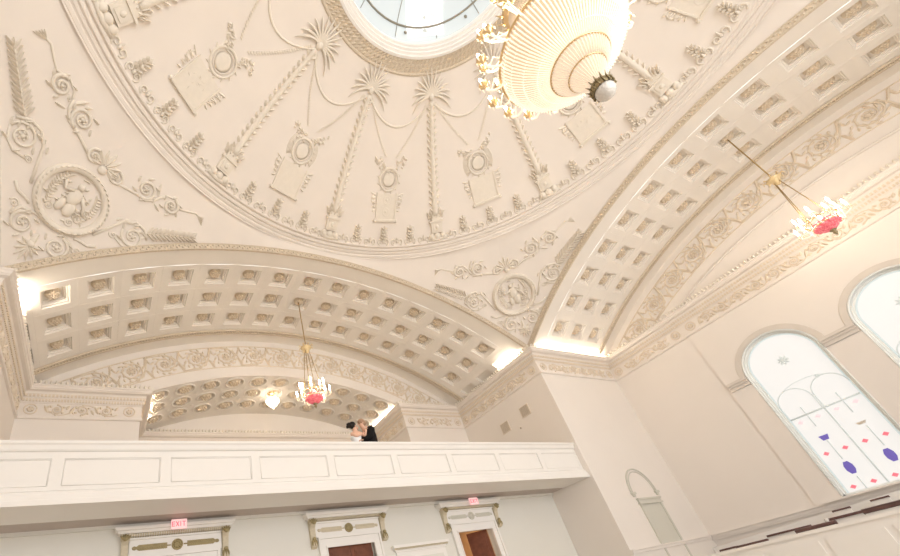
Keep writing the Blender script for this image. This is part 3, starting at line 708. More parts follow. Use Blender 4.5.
# ---- raised back parapet behind the pews, sloping up to the right
m = MB(); ya, za, yb_, zb_ = 9.0, .20, -6.5, .90
V = []
for x in (12.2, 12.34):
    V += [(x, 7.95, FL), (x, yb_, FL), (x, yb_, .98), (x, 7.95, .27)]
m.add(V, [(0,1,2,3),(7,6,5,4),(0,1,5,4),(1,2,6,5),(2,3,7,6),(3,0,4,7)]); S(m.build('trim_10', 'white'))
def pew(x, y0, y1, zt, lab, thick=.07, rail=True, knob=None):
    y0, y1 = sorted((y0, y1)); p = empty('box_pew', (x, (y0+y1)/2, FL))
    k = MB(); k.box(x, y0, FL, x+.07, y1, zt-thick*.5)
    n = max(1, round((y1-y0)/1.0))
    for i in range(n):
        a, b = y0+(y1-y0)*i/n+.06, y0+(y1-y0)*(i+1)/n-.06; k.box(x-.015, a, FL+.15, x, b, zt-.2) if b-a > .1 else None
    k.build('back_panel', 'white', p)
    k = MB(); k.box(x+.07, y0+.02, FL+.42, x+.50, y1-.02, FL+.46); k.build('seat', 'rail', p)
    for yy in (y0, y1-.05):
        k = MB(); k.bevbox(x+.05, yy, FL, x+.56, yy+.05, zt-.32, .01); k.build('end_panel', 'white', p)
    if rail:
        k = MB(); k.tube([(x+.03, y0-.02, zt-thick*.3), (x+.03, y1+.02, zt-thick*.3)], thick*.55, 8); k.box(x-.03, y0, zt-thick*.6, x+.09, y1, zt-thick*.15); k.build('cap_rail', 'rail', p)
    else:
        k = MB(); k.box(x-.04, y0, zt-.06, x+.10, y1, zt); k.build('cap_moulding', 'white', p)
    if knob:
        MB().ball((x+.0, knob, zt-.02), .05, .05, .05).build('rail_knob', 'white', p)
    tag(p, lab, 'pew', 'white box pews at the lower right')
pew(6.5, -4.5, 7.2, .075, 'long white box pew nearest the viewer in the bottom right corner', rail=False)
pew(8.4, -4.5, 2.99, .215, 'white pew with thick dark cap rail at the right edge, second nearest', .10)
pew(9.3, 3.80, 4.58, .16, 'short white pew with thick dark rail left of the white knob', .085)
pew(10.0, 3.30, 4.15, .235, 'white pew with dark rail and small white knob, below the window', .07, True, 4.12)
pew(10.6, 5.77, 6.56, .135, 'short white pew with dark rail ending in a brown block', .085)
pew(11.2, 4.90, 5.94, .225, 'white pew with thin dark rail, behind the one with the brown block', .06)
pew(11.6, 7.0, 7.5, .16, 'farthest short white pew with dark rail, beside the grey niche', .06)
pew(11.9, 3.31, 3.65, .445, 'white pew back with a short dark rail near the right edge under the sill', .05)
pew(11.9, 4.12, 4.48, .425, 'white pew back with the shortest dark rail, under the left window corner', .05)
# ------------------------------------------------------------------ dome reliefs (authored at azimuth 0, toward +Y)
def domeP(u, r, h=0.):
    a = u/max(r, .5); z = ZD+sqrt(RD*RD-r*r); nr, nzz = r/RD, (z-ZD)/RD
    rr = r-h*nr; return (rr*sin(a), rr*cos(a), z-h*nzz)
def dome_obj(m, name, material, parent=None, ref=None, sh=0.):
    """m in (u, r, h). For a root: origin at ref radius."""
    q = MB(); q.merge(m, lambda u, r, h: domeP(u, r+sh, h)); o0 = domeP(0, ref)
    q2 = MB(); q2.v = [(v[0]-o0[0], v[1]-o0[1], v[2]-o0[2]) for v in q.v]; q2.f = q.f; q2.sm = q.sm
    return q2.build(name, material, parent, local=True)
def put(o, ref, az):
    o0 = domeP(0, ref); a = radians(az); o.location = (o0[1]*sin(a), o0[1]*cos(a), o0[2]); o.rotation_euler = (0, 0, -a)
# palm
REF = 7.3
palm = empty('palm_relief', (0,0,0))
t = MB()
pts = frange(6.85, 3.74, 30)
t.tube([(0, r, .02) for r in pts], [.095-.035*(6.85-r)/3.1 for r in pts], 8)
n = 17
for i in range(n):
    r = 6.75-2.95*i/n; w = .14-.05*i/n
    for s_ in (-1, 1): t.blade(s_*.05, r, s_*(w+.03), r-.12, .05, .075, s_*.01)
    t.blade(0, r-.02, .0, r-.15, .05, .08)
dome_obj(t, 'trunk', 'relief', palm, REF)
t = MB(); t.ball((0, 3.62, .03), .085, .11, .08, 10, 6)
for i in range(15):
    a = radians(-86+172*i/14); L = .72-.12*(abs(i-7)/7)**2
    q = [(sin(a)*L*f, 3.60-cos(a)*L*f+(.46*(abs(a)/1.5)**1.2)*f**2.2, .035+.02*sin(PI*f)) for f in frange(0, 1, 7)]
    t.tube(q, [.022, .030, .034, .034, .032, .027, .018, .005], 5)
dome_obj(t, 'fronds', 'relief', palm, REF)
t = MB(); t.box(-.19, 7.02, -.02, .19, 7.34, .09); t.box(-.24, 6.99, -.02, .24, 7.04, .13); t.box(-.13, 7.08, .09, .13, 7.29, .115)
t.box(-.15, 6.84, -.02, .15, 6.99, .08); t.ball((0, 7.18, .10), .07, .07, .05, 8, 5)
for i in range(7): t.blade((i-3)*.05, 6.93, (i-3)*.10, 6.74-.03*(3-abs(i-3)), .04, .09)
for i in range(5): t.blade((i-2)*.09, 6.93, (i-2)*.13, 6.86, .04, .10)
dome_obj(t, 'pedestal', 'relief', palm, REF)
t = MB()
for x, rr in ((-.19, .10), (0, .12), (.19, .10)): t.ball((x, 7.44, .03), rr, .10, .10, 10, 6)
t.tube([(-.30, 7.50, .04), (0, 7.53, .05), (.30, 7.50, .04)], .05, 6)
dome_obj(t, 'shell_foot', 'relief', palm, REF)
# swag and ribbons from head to the neighbouring trophy
t = MB(); q = []
for i in range(15):
    f = i/14; az = radians(30*f); rr = 3.74+.62*sin(PI*f)
    q.append((az*rr, rr, .008))
t.tube(q, .030, 6)
dome_obj(t, 'swag', 'relief', palm, REF)
for s_ in (-1, 1):
    t = MB(); N = 26; q = []
    for i in range(N):
        f = i/N; az = radians(s_*(2+11.5*f)); rr = 3.78+1.42*f; q.append((az*rr, rr, .0)); t.box(az*rr-.040, rr-.014, -.004, az*rr+.040, rr+.014, .026)
    t.tube(q, .012, 5); dome_obj(t, 'bead_ribbon', 'relief', palm, REF)
az_p = [-60, -30, 0, 30, 60, 90]
pl_lab = ['plaster palm tree relief on the dome, leftmost, cut by the frame edge', 'plaster palm tree relief on the dome, long diagonal trunk left of the skylight', 'plaster palm tree relief just below left of the skylight, steep trunk', 'upright plaster palm tree relief directly below the skylight', 'plaster palm tree relief half hidden below the big chandelier', 'plaster palm tree relief right of the big chandelier', 'plaster palm tree relief at the upper right edge of the dome']
for i, az in enumerate(az_p):
    o = palm if i == 0 else copy_tree(palm); put(o, REF, az); tag(o, pl_lab[i], 'relief', 'palm tree reliefs around the dome')
# trophy: tablet, medallion, sprays
def trophy(kind):
    o = empty('tablet_relief', (0,0,0)); t = MB(); R_ = 6.6
    w = .40 if kind != 2 else .33
    t.box(-w, 6.25, -.01, w, 6.95, .018)
    for s_ in (-1, 1): t.box(s_*w-.02, 6.22, -.01, s_*w+.02, 7.0, .045)
    t.box(-w-.05, 6.95, -.01, w+.05, 7.02, .075)
    for i in range(16): x = -w+2*w*(i+.5)/16; t.box(x-.012, 6.955, .07, x+.012, 7.0, .085)
    for s_ in (-1, 1): t.ball((s_*(w+.05), 6.99, .05), .05, .05, .05, 6, 4)
    dome_obj(t, 'tablet', 'relief', o, R_, -.10)
    t = MB(); t.tube([(.31*cos(a), 5.86+.31*sin(a), .015) for a in frange(0, 2*PI, 28)[:-1]], .032, 6, True); t.tube([(.24*cos(a), 5.86+.24*sin(a), .015) for a in frange(0, 2*PI, 24)[:-1]], .012, 5, True); t.ball((0, 5.86, 0), .22, .22, .025, 14, 4)
    for e in range(9): a = -.5+e*(PI+1)/8; t.blade(.30*cos(a), 5.86+.30*sin(a), .41*cos(a+.25), 5.86+.41*sin(a+.25), .025, .03)
    dome_obj(t, 'medallion', 'relief', o, R_, -.10)
    t = MB(); rnd = random.Random(kind)
    for s_ in (-1, 1):
        for e in range(26):
            f = e/25; x, y = s_*(.14+.36*f)+rnd.uniform(-.09, .09), 5.58-.24*f+rnd.uniform(-.09, .09); a = rnd.uniform(0, 6.3)
            t.blade(x, y, x+.10*cos(a), y+.10*sin(a), .034, .045)
        for e in range(5):
            a = 1.2+e*.5; t.stem([(s_*(.33+.035*e)*sin(b), 5.86+(.33+.035*e)*cos(b)*-1*-1) for b in frange(1.0, 2.3, 6)], .014) if kind == 1 else None
        for e in range(8):
            f = e/7; x, y = s_*(w+.05), 6.30+.40*f; t.blade(x, y, x+s_*(.19-.08*f), y-.06+.10*(e % 2), .035, .04); 
        t.stem([(s_*(w+.14), 6.26), (s_*(w+.20), 6.45), (s_*(w+.08), 6.60)], .018)
    dome_obj(t, 'leaf_sprays', 'relief', o, R_, -.10)
    t = MB()
    if kind == 0:
        for e in range(14): a = rnd.uniform(0, 6); x, y = rnd.uniform(-.2, .2), 6.5+rnd.uniform(-.15, .25); t.blade(x, y, x+.11*cos(a), y+.11*sin(a), .03, .03)
    elif kind == 1:
        t.spiral(-.12, 6.6, .11, 0, 1.2, .012); t.spiral(.12, 6.6, .11, PI, 1.2, .012, -1); t.stem([(-.22, 6.5), (0, 6.72), (.22, 6.5)], .012)
    else:
        for yy in (6.42, 6.74): t.tube([(.11*cos(a), yy+.11*sin(a), .02) for a in frange(0, 2*PI, 16)[:-1]], .014, 5, True); t.ball((0, yy, .015), .05, .05, .025, 8, 4)
    dome_obj(t, 'tablet_device', 'relief', o, R_, -.10)
    return o
tl = {-45: (0, 'plaster tablet with round medallion and leaf sprays on the left of the dome'), -15: (1, 'tilted plaster tablet with round medallion between the second and third palms'), 15: (2, 'narrow upright plaster tablet with small round medallion below the skylight'), 45: (1, 'plaster tablet with round medallion left of the big chandelier base'), 75: (0, 'plaster tablet relief tucked under the big chandelier'), 105: (2, 'plaster tablet relief at the top right of the dome')}
tro = {k: None for k in (0, 1, 2)}
for az, (k, lab) in tl.items():
    if tro[k] is None: o = tro[k] = trophy(k)
    else: o = copy_tree(tro[k])
    put(o, 6.6, az); tag(o, lab, 'relief', 'tablet reliefs around the dome')
# leaf finials standing on the ring
fin = MB()
for s_ in (-1, 1):
    for e in range(4):
        y = 7.40-.085*e; fin.blade(s_*.01, y, s_*(.115-.012*e), y-.085, .036, .10, s_*.02); fin.ball((s_*(.075-.008*e), y-.05, .05), .03, .03, .04, 5, 3)
    fin.spiral(s_*.085, 7.42, .05, 0, 1.2, .018, s_, False, 8)
fin.blade(0, 7.2, 0, 7.02, .04, .07); fin.stem([(0, 7.46), (0, 7.15)], .02); fin.ball((0, 7.28, .04), .04, .05, .05, 6, 4)
f0 = None
POS = {7.5: 'left', 15: 'middle', 22.5: 'right'}
for b, nm in zip(az_p, ['the leftmost and second palms', 'the second and third palms', 'the palms below the skylight', 'the upright palm and chandelier palm', 'the palms under and beside the chandelier', 'the upper right palms']):
    for d_, w_ in POS.items():
        az = b+d_
        if f0 is None: o = f0 = dome_obj(fin, 'leaf_finial', 'relief', None, 7.4)
        else: o = f0.copy(); col.objects.link(o)
        put(o, 7.4, az); tag(o, 'leaf finial on dome ring, %s of three between %s' % (w_, nm), 'finial', 'leaf finials on the dome ring')
# scroll border running round the ring
sb = MB(); n = 96
for i in range(n):
    az = 360*i/n; q = MB(); s_ = 1 if i % 2 else -1
    q.spiral(-.11, 7.46, .095, PI/2, 1.15, .022, 1, False, 11); q.spiral(.11, 7.46, .095, PI/2, 1.15, .022, -1, False, 11); q.ball((0, 7.45, .03), .04, .05, .04, 6, 4)
    q.blade(0, 7.5, 0, 7.34, .03, .05)
    a0 = radians(az)
    def F(u, r, h):
        x, y, z = domeP(u, r, h); return (x*cos(a0)+y*sin(a0), -x*sin(a0)+y*cos(a0), z-.02)
    sb.merge(q, F)
sb.build('scroll_border', 'relief', dome)

# ------------------------------------------------------------------ pendentive medallions
def pend_frame():
    c = Vector((6.95, 6.85, 9.45)); n = (c-Vector((0,0,-1.2))).normalized(); u = Vector((0,0,1)).cross(n).normalized(); v = n.cross(u); return c, n, u, v
Cn, Nn, Un, Vn = pend_frame()
def penP(x, y, h=0.):
    P = Cn+Un*x+Vn*y; t0, t1 = -2.2, 1.8
    g = lambda t: (P+Nn*t).z-zpen((P+Nn*t).x, (P+Nn*t).y)
    for _ in range(22):
        tm = (t0+t1)/2
        if g(tm) > 0: t1 = tm
        else: t0 = tm
    return tuple(P+Nn*((t0+t1)/2-h))
def pen_obj(m, name, material, parent):
    q = MB(); q.merge(m, penP); q2 = MB(); q2.v = [(v[0]-Cn[0], v[1]-Cn[1], v[2]-Cn[2]) for v in q.v]; q2.f = q.f; q2.sm = q.sm
    return q2.build(name, material, parent, local=True)
def scr(m, cx, cy, R, s_, a0=0., turns=1.45, w=.042):
    m.spiral(cx, cy, R, a0, turns, w, s_)
    for e in range(6): a = e*1.05; m.blade(cx+R*cos(a), cy+R*sin(a), cx+(R+.09)*cos(a+.4), cy+(R+.09)*sin(a+.4), .035, .06)
def medallion():
    o = empty('pendentive_medallion', (0,0,0))
    t = MB(); cy = -.05
    t.tube([(.70*cos(a), cy+.70*sin(a), .03) for a in frange(0, 2*PI, 48)[:-1]], .085, 8, True)
    for e in range(40): a = 2*PI*e/40; t.blade(.72*cos(a), cy+.72*sin(a), .74*cos(a+.16), cy+.74*sin(a+.16), .05, .12)
    pen_obj(t, 'wreath_frame', 'relief', o)
    t = MB(); rnd = random.Random(3)
    t.ball((0, cy+.08, .02), .15, .22, .09, 10, 6); t.ball((.03, cy+.36, .04), .075, .085, .08, 8, 5); t.ball((-.08, cy-.20, .02), .13, .20, .08, 8, 5); t.ball((.12, cy-.22, .02), .09, .18, .08, 8, 5)
    t.tube([(.10, cy+.2, .05), (.28, cy+.12, .05), (.36, cy+.28, .04)], .04, 6); t.tube([(-.10, cy+.2, .05), (-.26, cy+.05, .05), (-.34, cy-.12, .04)], .04, 6)
    for s_ in (-1, 1):
        for e in range(12):
            f = e/11; x = s_*(.34+.12*sin(f*3)); y = cy-.35+.75*f; t.blade(x, y, x+s_*.09, y+.06, .03, .04); t.blade(x, y, x-s_*.07, y+.08, .03, .04)
        t.spiral(s_*.26, cy-.42, .10, 0, 1.3, .02, s_)
    for e in range(46):
        a, q_ = rnd.uniform(0, 6.3), rnd.uniform(.12, .55); x, y = q_*cos(a), cy+q_*sin(a); b = rnd.uniform(0, 6.3); t.blade(x, y, x+.10*cos(b), y+.10*sin(b), .03, .05)
    pen_obj(t, 'figure_relief', 'relief', o)
    t = MB()
    for e in range(9): a = radians(90+(e-4)*24); L = .42-.03*abs(e-4); t.blade(.08*cos(a), 1.0+.05*sin(a), L*cos(a), 1.0+L*sin(a), .06, .06, .05*(e-4)/4)
    for s_ in (-1, 1): t.spiral(s_*.30, 1.02, .17, PI/2, 1.4, .035, -s_)
    t.ball((0, .92, .03), .10, .10, .08, 8, 5)
    pen_obj(t, 'palmette', 'relief', o)
    for s_ in (-1, 1):
        t = MB()
        scr(t, s_*.95, 1.36, .24, s_, PI/2*3); scr(t, s_*1.62, 1.50, .20, -s_, PI/2)
        t.stem([(s_*.42, .95), (s_*.6, 1.02), (s_*.85, 1.10), (s_*1.1, 1.14), (s_*1.25, 1.3), (s_*1.32, 1.5)], .034)
        t.stem([(s_*1.20, 1.25), (s_*1.4, 1.62), (s_*1.62, 1.73), (s_*1.85, 1.62), (s_*2.0, 1.72), (s_*2.2, 1.86), (s_*2.35, 1.84)], .026)
        for e in range(5): t.blade(s_*2.28, 1.84, s_*(2.42+.02*e), 1.93-.05*e, .022, .04)
        t.blade(s_*1.25, 1.45, s_*1.1, 1.72, .05, .05); t.blade(s_*1.3, 1.25, s_*1.5, 1.18, .04, .05)
        pen_obj(t, 'scroll_spray', 'relief', o)
        t = MB(); scr(t, s_*1.45, .24, .27, s_, 0, 1.5, .034)
        t.stem([(s_*.78, -.35), (s_*.95, .05), (s_*1.08, .38), (s_*1.3, .58), (s_*1.55, .58), (s_*1.75, .42)], .034)
        for e in range(6): x, y = s_*(.95+.13*e), .30+.10*e-.02*e*e; t.blade(x, y, x+s_*.06, y+.14, .035, .05)
        t.stem([(s_*1.72, .24), (s_*1.6, 0), (s_*1.4, -.10), (s_*1.15, -.05)], .026); t.spiral(s_*1.1, -.03, .09, 0, 1.1, .02, s_)
        pen_obj(t, 'side_scroll', 'relief', o)
        t = MB(); x0, y0, x1, y1 = s_*1.50, .42, s_*2.52, 1.30; N = 12
        t.stem([(x0+(x1-x0)*f, y0+(y1-y0)*f) for f in frange(0, 1, 6)], .022)
        dx, dy = (x1-x0), (y1-y0); LL = math.hypot(dx, dy); dx /= LL; dy /= LL
        for e in range(N):
            f = .15+.82*e/(N-1); bx, by = x0+(x1-x0)*f, y0+(y1-y0)*f; wl_ = .19*(1-.35*f)
            for q_ in (-1, 1): t.blade(bx, by, bx+dx*.16-q_*dy*wl_, by+dy*.16+q_*dx*wl_, .021, .075)
        t.blade(x1, y1, x1+dx*.12, y1+dy*.12, .03, .05)
        pen_obj(t, 'palm_frond', 'relief', o)
        t = MB(); scr(t, s_*.40, -1.10, .25, -s_, PI/2, 1.5, .036); t.stem([(s_*.05, -.80), (s_*.3, -.78), (s_*.6, -.85), (s_*.68, -1.1)], .03); t.spiral(s_*.75, -.88, .10, 0, 1.2, .02, s_)
        t.stem([(s_*.55, -.70), (s_*.62, -.66), (s_*.85, -.64), (s_*1.0, -.52)], .034)
        pen_obj(t, 'lower_scroll', 'relief', o)
    t = MB()
    for e in range(9): a = radians(-90+(e-4)*27); L = .36-.02*abs(e-4); t.blade(.0, -1.42, L*cos(a)*.8, -1.42+L*sin(a), .05, .06)
    t.ball((0, -1.36, .03), .08, .08, .07, 8, 5); t.blade(0, -1.1, 0, -1.45, .07, .06)
    pen_obj(t, 'leaf_pendant', 'relief', o)
    return o
md = medallion(); md.location = Cn
tag(md, 'round figure medallion with scrolls and palm fronds on the pendentive at centre right', 'relief', 'pendentive medallions')
m2 = copy_tree(md); m2.location = (-Cn.y, Cn.x, Cn.z); m2.rotation_euler.z = PI/2
tag(m2, 'round figure medallion with scrolls and palm fronds on the pendentive at far left', 'relief', 'pendentive medallions')

# ------------------------------------------------------------------ skylight in the oculus
ZS = zb+.27
sk = S(empty('window_4', (0,0,ZS)))
g = MB(); g.lathe([(2.38, ZS), (2.0, ZS+.30), (1.3, ZS+.62), (.6, ZS+.78), (0.001, ZS+.82)], 48); g.build('glass', 'sky', sk)
def skz(r): 
    P_ = [(0,.82),(.6,.78),(1.3,.62),(2.0,.30),(2.34,0)]
    for (a, b), (c, d) in zip(P_[:-1], P_[1:]):
        if a <= r <= c: return ZS+b+(d-b)*(r-a)/(c-a)-.02
    return ZS
for az in (27, 117, 207, 297):
    k = MB(); a = radians(az); k.grid(lambda r, w: ((r*sin(a)+w*cos(a)), (r*cos(a)-w*sin(a)), skz(min(2.34, math.hypot(r, w)))-.02), frange(.1, 2.25, 12), [-.52, -.17, .17, .52], False); k.build('white_panel', 'skyrib', sk)
    k = MB(); k.tube([(1.9*sin(a)+.2*cos(t), 1.9*cos(a)+.2*sin(t), skz(1.95)-.05) for t in frange(0, 2*PI, 20)[:-1]], .012, 5, True); k.ball((1.9*sin(a), 1.9*cos(a), skz(1.9)-.05), .05, .05, .03); k.ball((2.15*sin(a), 2.15*cos(a), skz(2.15)-.05), .07, .05, .03); k.build('boss', 'lead', sk)
k = MB()
for az in range(0, 360, 30):
    a = radians(az+5); k.tube([(r*sin(a), r*cos(a), skz(r)-.01) for r in frange(.05, 2.33, 8)], .010, 4)
k.tube([(2.10*sin(t), 2.10*cos(t), skz(2.10)-.02) for t in frange(0, 2*PI, 60)[:-1]], .028, 5, True)
for az in range(0, 360, 45):
    a = radians(az+12); k.ball((2.2*sin(a), 2.2*cos(a), skz(2.2)-.04), .05, .04, .05)
k.build('glazing_bars', 'darklead', sk)

# ------------------------------------------------------------------ big chandelier
ch = empty('crystal_chandelier', (0, 0, 5.5))
# bowl of strings
bowl = [(.93, 6.98), (.92, 6.86), (.86, 6.72), (.74, 6.56), (.58, 6.43), (.41, 6.33)]
k = MB(); k.lathe([(r*.95, z+.02) for r, z in bowl], 64); k.build('crystal_bowl', 'crystal', ch)
k = MB()
for i in range(110):
    a = 2*PI*i/110; k.tube([(r*sin(a), r*cos(a), z) for r, z in bowl], .011, 4)
    for j in range(4):
        r, z = bowl[j+1]; k.ball((r*1.01*sin(a), r*1.01*cos(a), z-.01), .014, .014, .014, 4, 3)
k.build('crystal_strands', 'strand', ch)
k = MB(); k.lathe([(.41, 6.32), (.36, 6.22), (.26, 6.12)], 40)
for i in range(56): a = 2*PI*i/56; k.tube([(r*sin(a), r*cos(a), z) for r, z in ((.42, 6.32), (.37, 6.21), (.265, 6.11))], .010, 4)
k.lathe([(.25, 6.10), (.20, 5.98), (.12, 5.86), (.09, 5.76)], 32)
for i in range(36): a = 2*PI*i/36; k.tube([(r*sin(a), r*cos(a), z) for r, z in ((.26, 6.10), (.205, 5.97), (.125, 5.85), (.09, 5.76))], .009, 4)
k.build('lower_bowl', 'crystal2', ch)
for R, z, tt in ((.945, 6.98, .022), (.425, 6.325, .014), (.262, 6.10, .012)):
    MB().tube([(R*sin(t), R*cos(t), z) for t in frange(0, 2*PI, 72)[:-1]], tt, 6, True).build('gilt_ring', 'brass', ch)
k = MB(); k.lathe([(.07, 5.80), (.12, 5.76), (.145, 5.70), (.15, 5.63), (.14, 5.60)], 24)
for i in range(14): a = 2*PI*i/14; k.tube([(.152*sin(a), .152*cos(a), 5.72), (.155*sin(a), .155*cos(a), 5.60)], .012, 4)
k.build('pierced_collar', 'darkbrass', ch)
k = MB(); k.tube([(.143*sin(t), .143*cos(t), 5.70) for t in frange(0, 2*PI, 28)[:-1]], .012, 5, True)
for i in range(14): a = 2*PI*i/14; k.tube([(.14*sin(a), .14*cos(a), 5.70), (.185*sin(a), .185*cos(a), 5.78)], [.018, .003], 4)
k.build('collar_spikes', 'darkbrass', ch)
MB().ball((0, 0, 5.58), .135, .135, .125, 16, 10).build('glass_ball', 'glassball', ch)
# upper tent of strings, crown and chain
k = MB()
for i in range(90):
    a = 2*PI*i/90; k.tube([(r*sin(a), r*cos(a), z) for r, z in ((.92, 7.0), (.62, 7.3), (.40, 7.75), (.27, 8.35))], .010, 4)
k.lathe([(.90, 7.02), (.60, 7.31), (.38, 7.76), (.25, 8.35)], 40); k.build('crystal_tent', 'crystal', ch)
k = MB(); k.lathe([(.25, 8.33), (.32, 8.38), (.34, 8.5), (.22, 8.62), (.08, 8.7)], 28)
for i in range(16): a = 2*PI*i/16; k.tube([(.33*sin(a), .33*cos(a), 8.45), (.42*sin(a), .42*cos(a), 8.62)], [.03, .004], 4)
k.build('crown', 'brass', ch)
k = MB(); k.tube([(0,0,8.65), (0,0,zb+1.25)], .022, 6)
for i in range(40): z = 8.8+i*.13; k.tube([(.035*cos(t) if i % 2 else 0, 0 if i % 2 else .035*cos(t), z+.06*sin(t)) for t in frange(0, 2*PI, 10)[:-1]], .012, 4, True)
k.build('chain', 'brass', ch)
def arm_set(n, R, z, ph, r0):
    for i in range(n):
        a = 2*PI*i/n+ph; sx, sy = sin(a), cos(a)
        ar = MB(); ar.tube([(r*sx, r*sy, zz) for r, zz in ((r0, z-.22), (r0+.07, z-.30), (R-.08, z-.28), (R, z-.18), (R, z-.06))], .018, 5)
        ar.tube([((r0-.03)*sx, (r0-.03)*sy, z-.1), ((r0+.08)*sx, (r0+.08)*sy, z-.02), ((R-.06)*sx, (R-.06)*sy, z-.22)], .010, 5)
        ao = ar.build('candle_arm', 'strand', ch)
        cp = MB(); cp.lathe([(.01, -.09), (.03, -.08), (.035, -.05), (.075, -.02), (.085, .01), (.06, .01), (.02, 0)], 10, (R*sx, R*sy, z)); cp.ball((R*sx, R*sy, z-.11), .028, .028, .028, 6, 4); cp.build('drip_cup', 'brass', ao)
        bb = MB(); bb.lathe([(.016, .0), (.016, .10), (.026, .12), (.02, .17), (.003, .21)], 8, (R*sx, R*sy, z)); bb.build('candle_bulb', 'bulb', ao)
        pr = MB()
        for e in range(6): b = e*PI/3; x, y = R*sx+.085*cos(b), R*sy+.085*sin(b); pr.tube([(x, y, z), (x, y, z-.03), (x, y, z-.10)], [.004, .014, .003], 4)
        pr.build('prisms', 'strand', ao)
arm_set(18, 1.16, 7.22, .10, .90); arm_set(12, .98, 7.75, .0, .42)
tag(ch, 'huge lit crystal chandelier with gilt candle arms hanging under the dome', 'chandelier')

# ------------------------------------------------------------------ pendants with cranberry bowls
def pendant(hook, lab):
    x, y, zt = hook; p = empty('cranberry_pendant', (x, y, 6.3)); zh, zl = 8.36, 6.62
    k = MB(); k.tube([(x, y, zt-.04), (x, y, zh+.12)], .017, 6); k.ball((x, y, zt-.02), .05, .05, .04); k.build('hanging_rod', 'cord', p)
    k = MB(); k.lathe([(.02, .16), (.05, .13), (.16, .10), (.19, .06), (.12, .03), (.08, -.02), (.10, -.06), (.06, -.12), (.015, -.16)], 20, (x, y, zh))
    for i in range(8): a = i*PI/4; k.tube([(x+.15*sin(a), y+.15*cos(a), zh+.08), (x+.23*sin(a), y+.23*cos(a), zh+.13), (x+.25*sin(a), y+.25*cos(a), zh+.05)], [.02, .016, .01], 5)
    k.build('gilt_hub', 'hub', p)
    for i in range(4):
        a = PI/4+i*PI/2; k = MB(); k.tube([(x+.08*sin(a), y+.08*cos(a), zh-.05), (x+.30*sin(a), y+.30*cos(a), zl+.1)], .011, 5); k.build('suspension_chain', 'cord', p)
    k = MB()
    for R, z in ((.33, zl+.08), (.26, zl-.10)): k.tube([(x+R*sin(t), y+R*cos(t), z) for t in frange(0, 2*PI, 36)[:-1]], .022, 6, True)
    for i in range(8): a = i*PI/4; k.tube([(x+.33*sin(a), y+.33*cos(a), zl+.08), (x+.26*sin(a), y+.26*cos(a), zl-.1)], .012, 4)
    rb = k.build('gilt_basket', 'brass', p)
    for i in range(12):
        a = 2*PI*i/12; R = .52 if i % 2 == 0 else .43; z = zl+(.02 if i % 2 == 0 else .20)
        k = MB(); k.tube([(x+r*sin(a), y+r*cos(a), zz) for r, zz in ((.27, zl-.08), (.38, zl-.15), (R, z-.12), (R, z))], .011, 4); k.lathe([(.01, -.02), (.045, 0), (.05, .015), (.01, .01)], 8, (x+R*sin(a), y+R*cos(a), z)); ao = k.build('candle_arm', 'strand', p)
        k = MB(); k.lathe([(.016, .01), (.018, .10), (.026, .13), (.018, .18), (.003, .22)], 8, (x+R*sin(a), y+R*cos(a), z)); k.build('candle_bulb', 'bulb', ao)
        k = MB()
        for e in range(4): b = e*PI/2; k.tube([(x+R*sin(a)+.045*cos(b), y+R*cos(a)+.045*sin(b), z), (x+R*sin(a)+.045*cos(b), y+R*cos(a)+.045*sin(b), z-.06), (x+R*sin(a)+.045*cos(b), y+R*cos(a)+.045*sin(b), z-.13)], [.005, .015, .003], 4)
        k.build('prisms', 'crystal', ao)
    k = MB(); k.lathe([(.27, -.02), (.275, -.06), (.25, -.16), (.18, -.25), (.10, -.30), (.04, -.32)], 24, (x, y, zl))
    for i in range(12): a = i*PI/6; k.ball((x+.235*sin(a), y+.235*cos(a), zl-.14), .055, .055, .07, 6, 4)
    k.build('cranberry_bowl', 'redglass', p)
    k = MB(); k.lathe([(.06, -.31), (.08, -.33), (.03, -.37), (.05, -.41), (.02, -.45), (.004, -.50)], 12, (x, y, zl)); k.build('finial', 'darkbrass', p)
    tag(p, lab, 'chandelier', 'cranberry glass pendants')
pendant((-.17, 10.15, arcz(.17, RV+.10)), 'gilt pendant with red glass bowl hanging in front of the balcony vault')
pendant((10.15, .12, arcz(.12, RV+.10)), 'gilt pendant with red glass bowl hanging at the right near the arched windows')
# small white glass lamp in the alcove
x, y = -.2, 13.8; zt = arcz(0, RO); p = empty('glass_ceiling_lamp', (x, y, 8.05))
k = MB(); k.lathe([(.01, .02), (.16, 0), (.18, -.04), (.09, -.08), (.03, -.12), (.03, -.26)], 18, (x, y, zt)); k.build('canopy', 'brass', p)
k = MB(); k.lathe([(.03, -.25), (.20, -.28), (.26, -.33), (.25, -.42), (.17, -.54), (.08, -.62), (.02, -.70)], 20, (x, y, zt)); k.build('glass_shade', 'lampglass', p)
k = MB()
for i in range(14): a = i*PI/7; k.tube([(x+r*sin(a), y+r*cos(a), zt+z) for r, z in ((.26, -.32), (.27, -.38), (.26, -.45))], [.005, .018, .004], 4)
k.build('prisms', 'strand', p)
tag(p, 'small white glass lamp hanging in the alcove left of the red pendant', 'lamp')

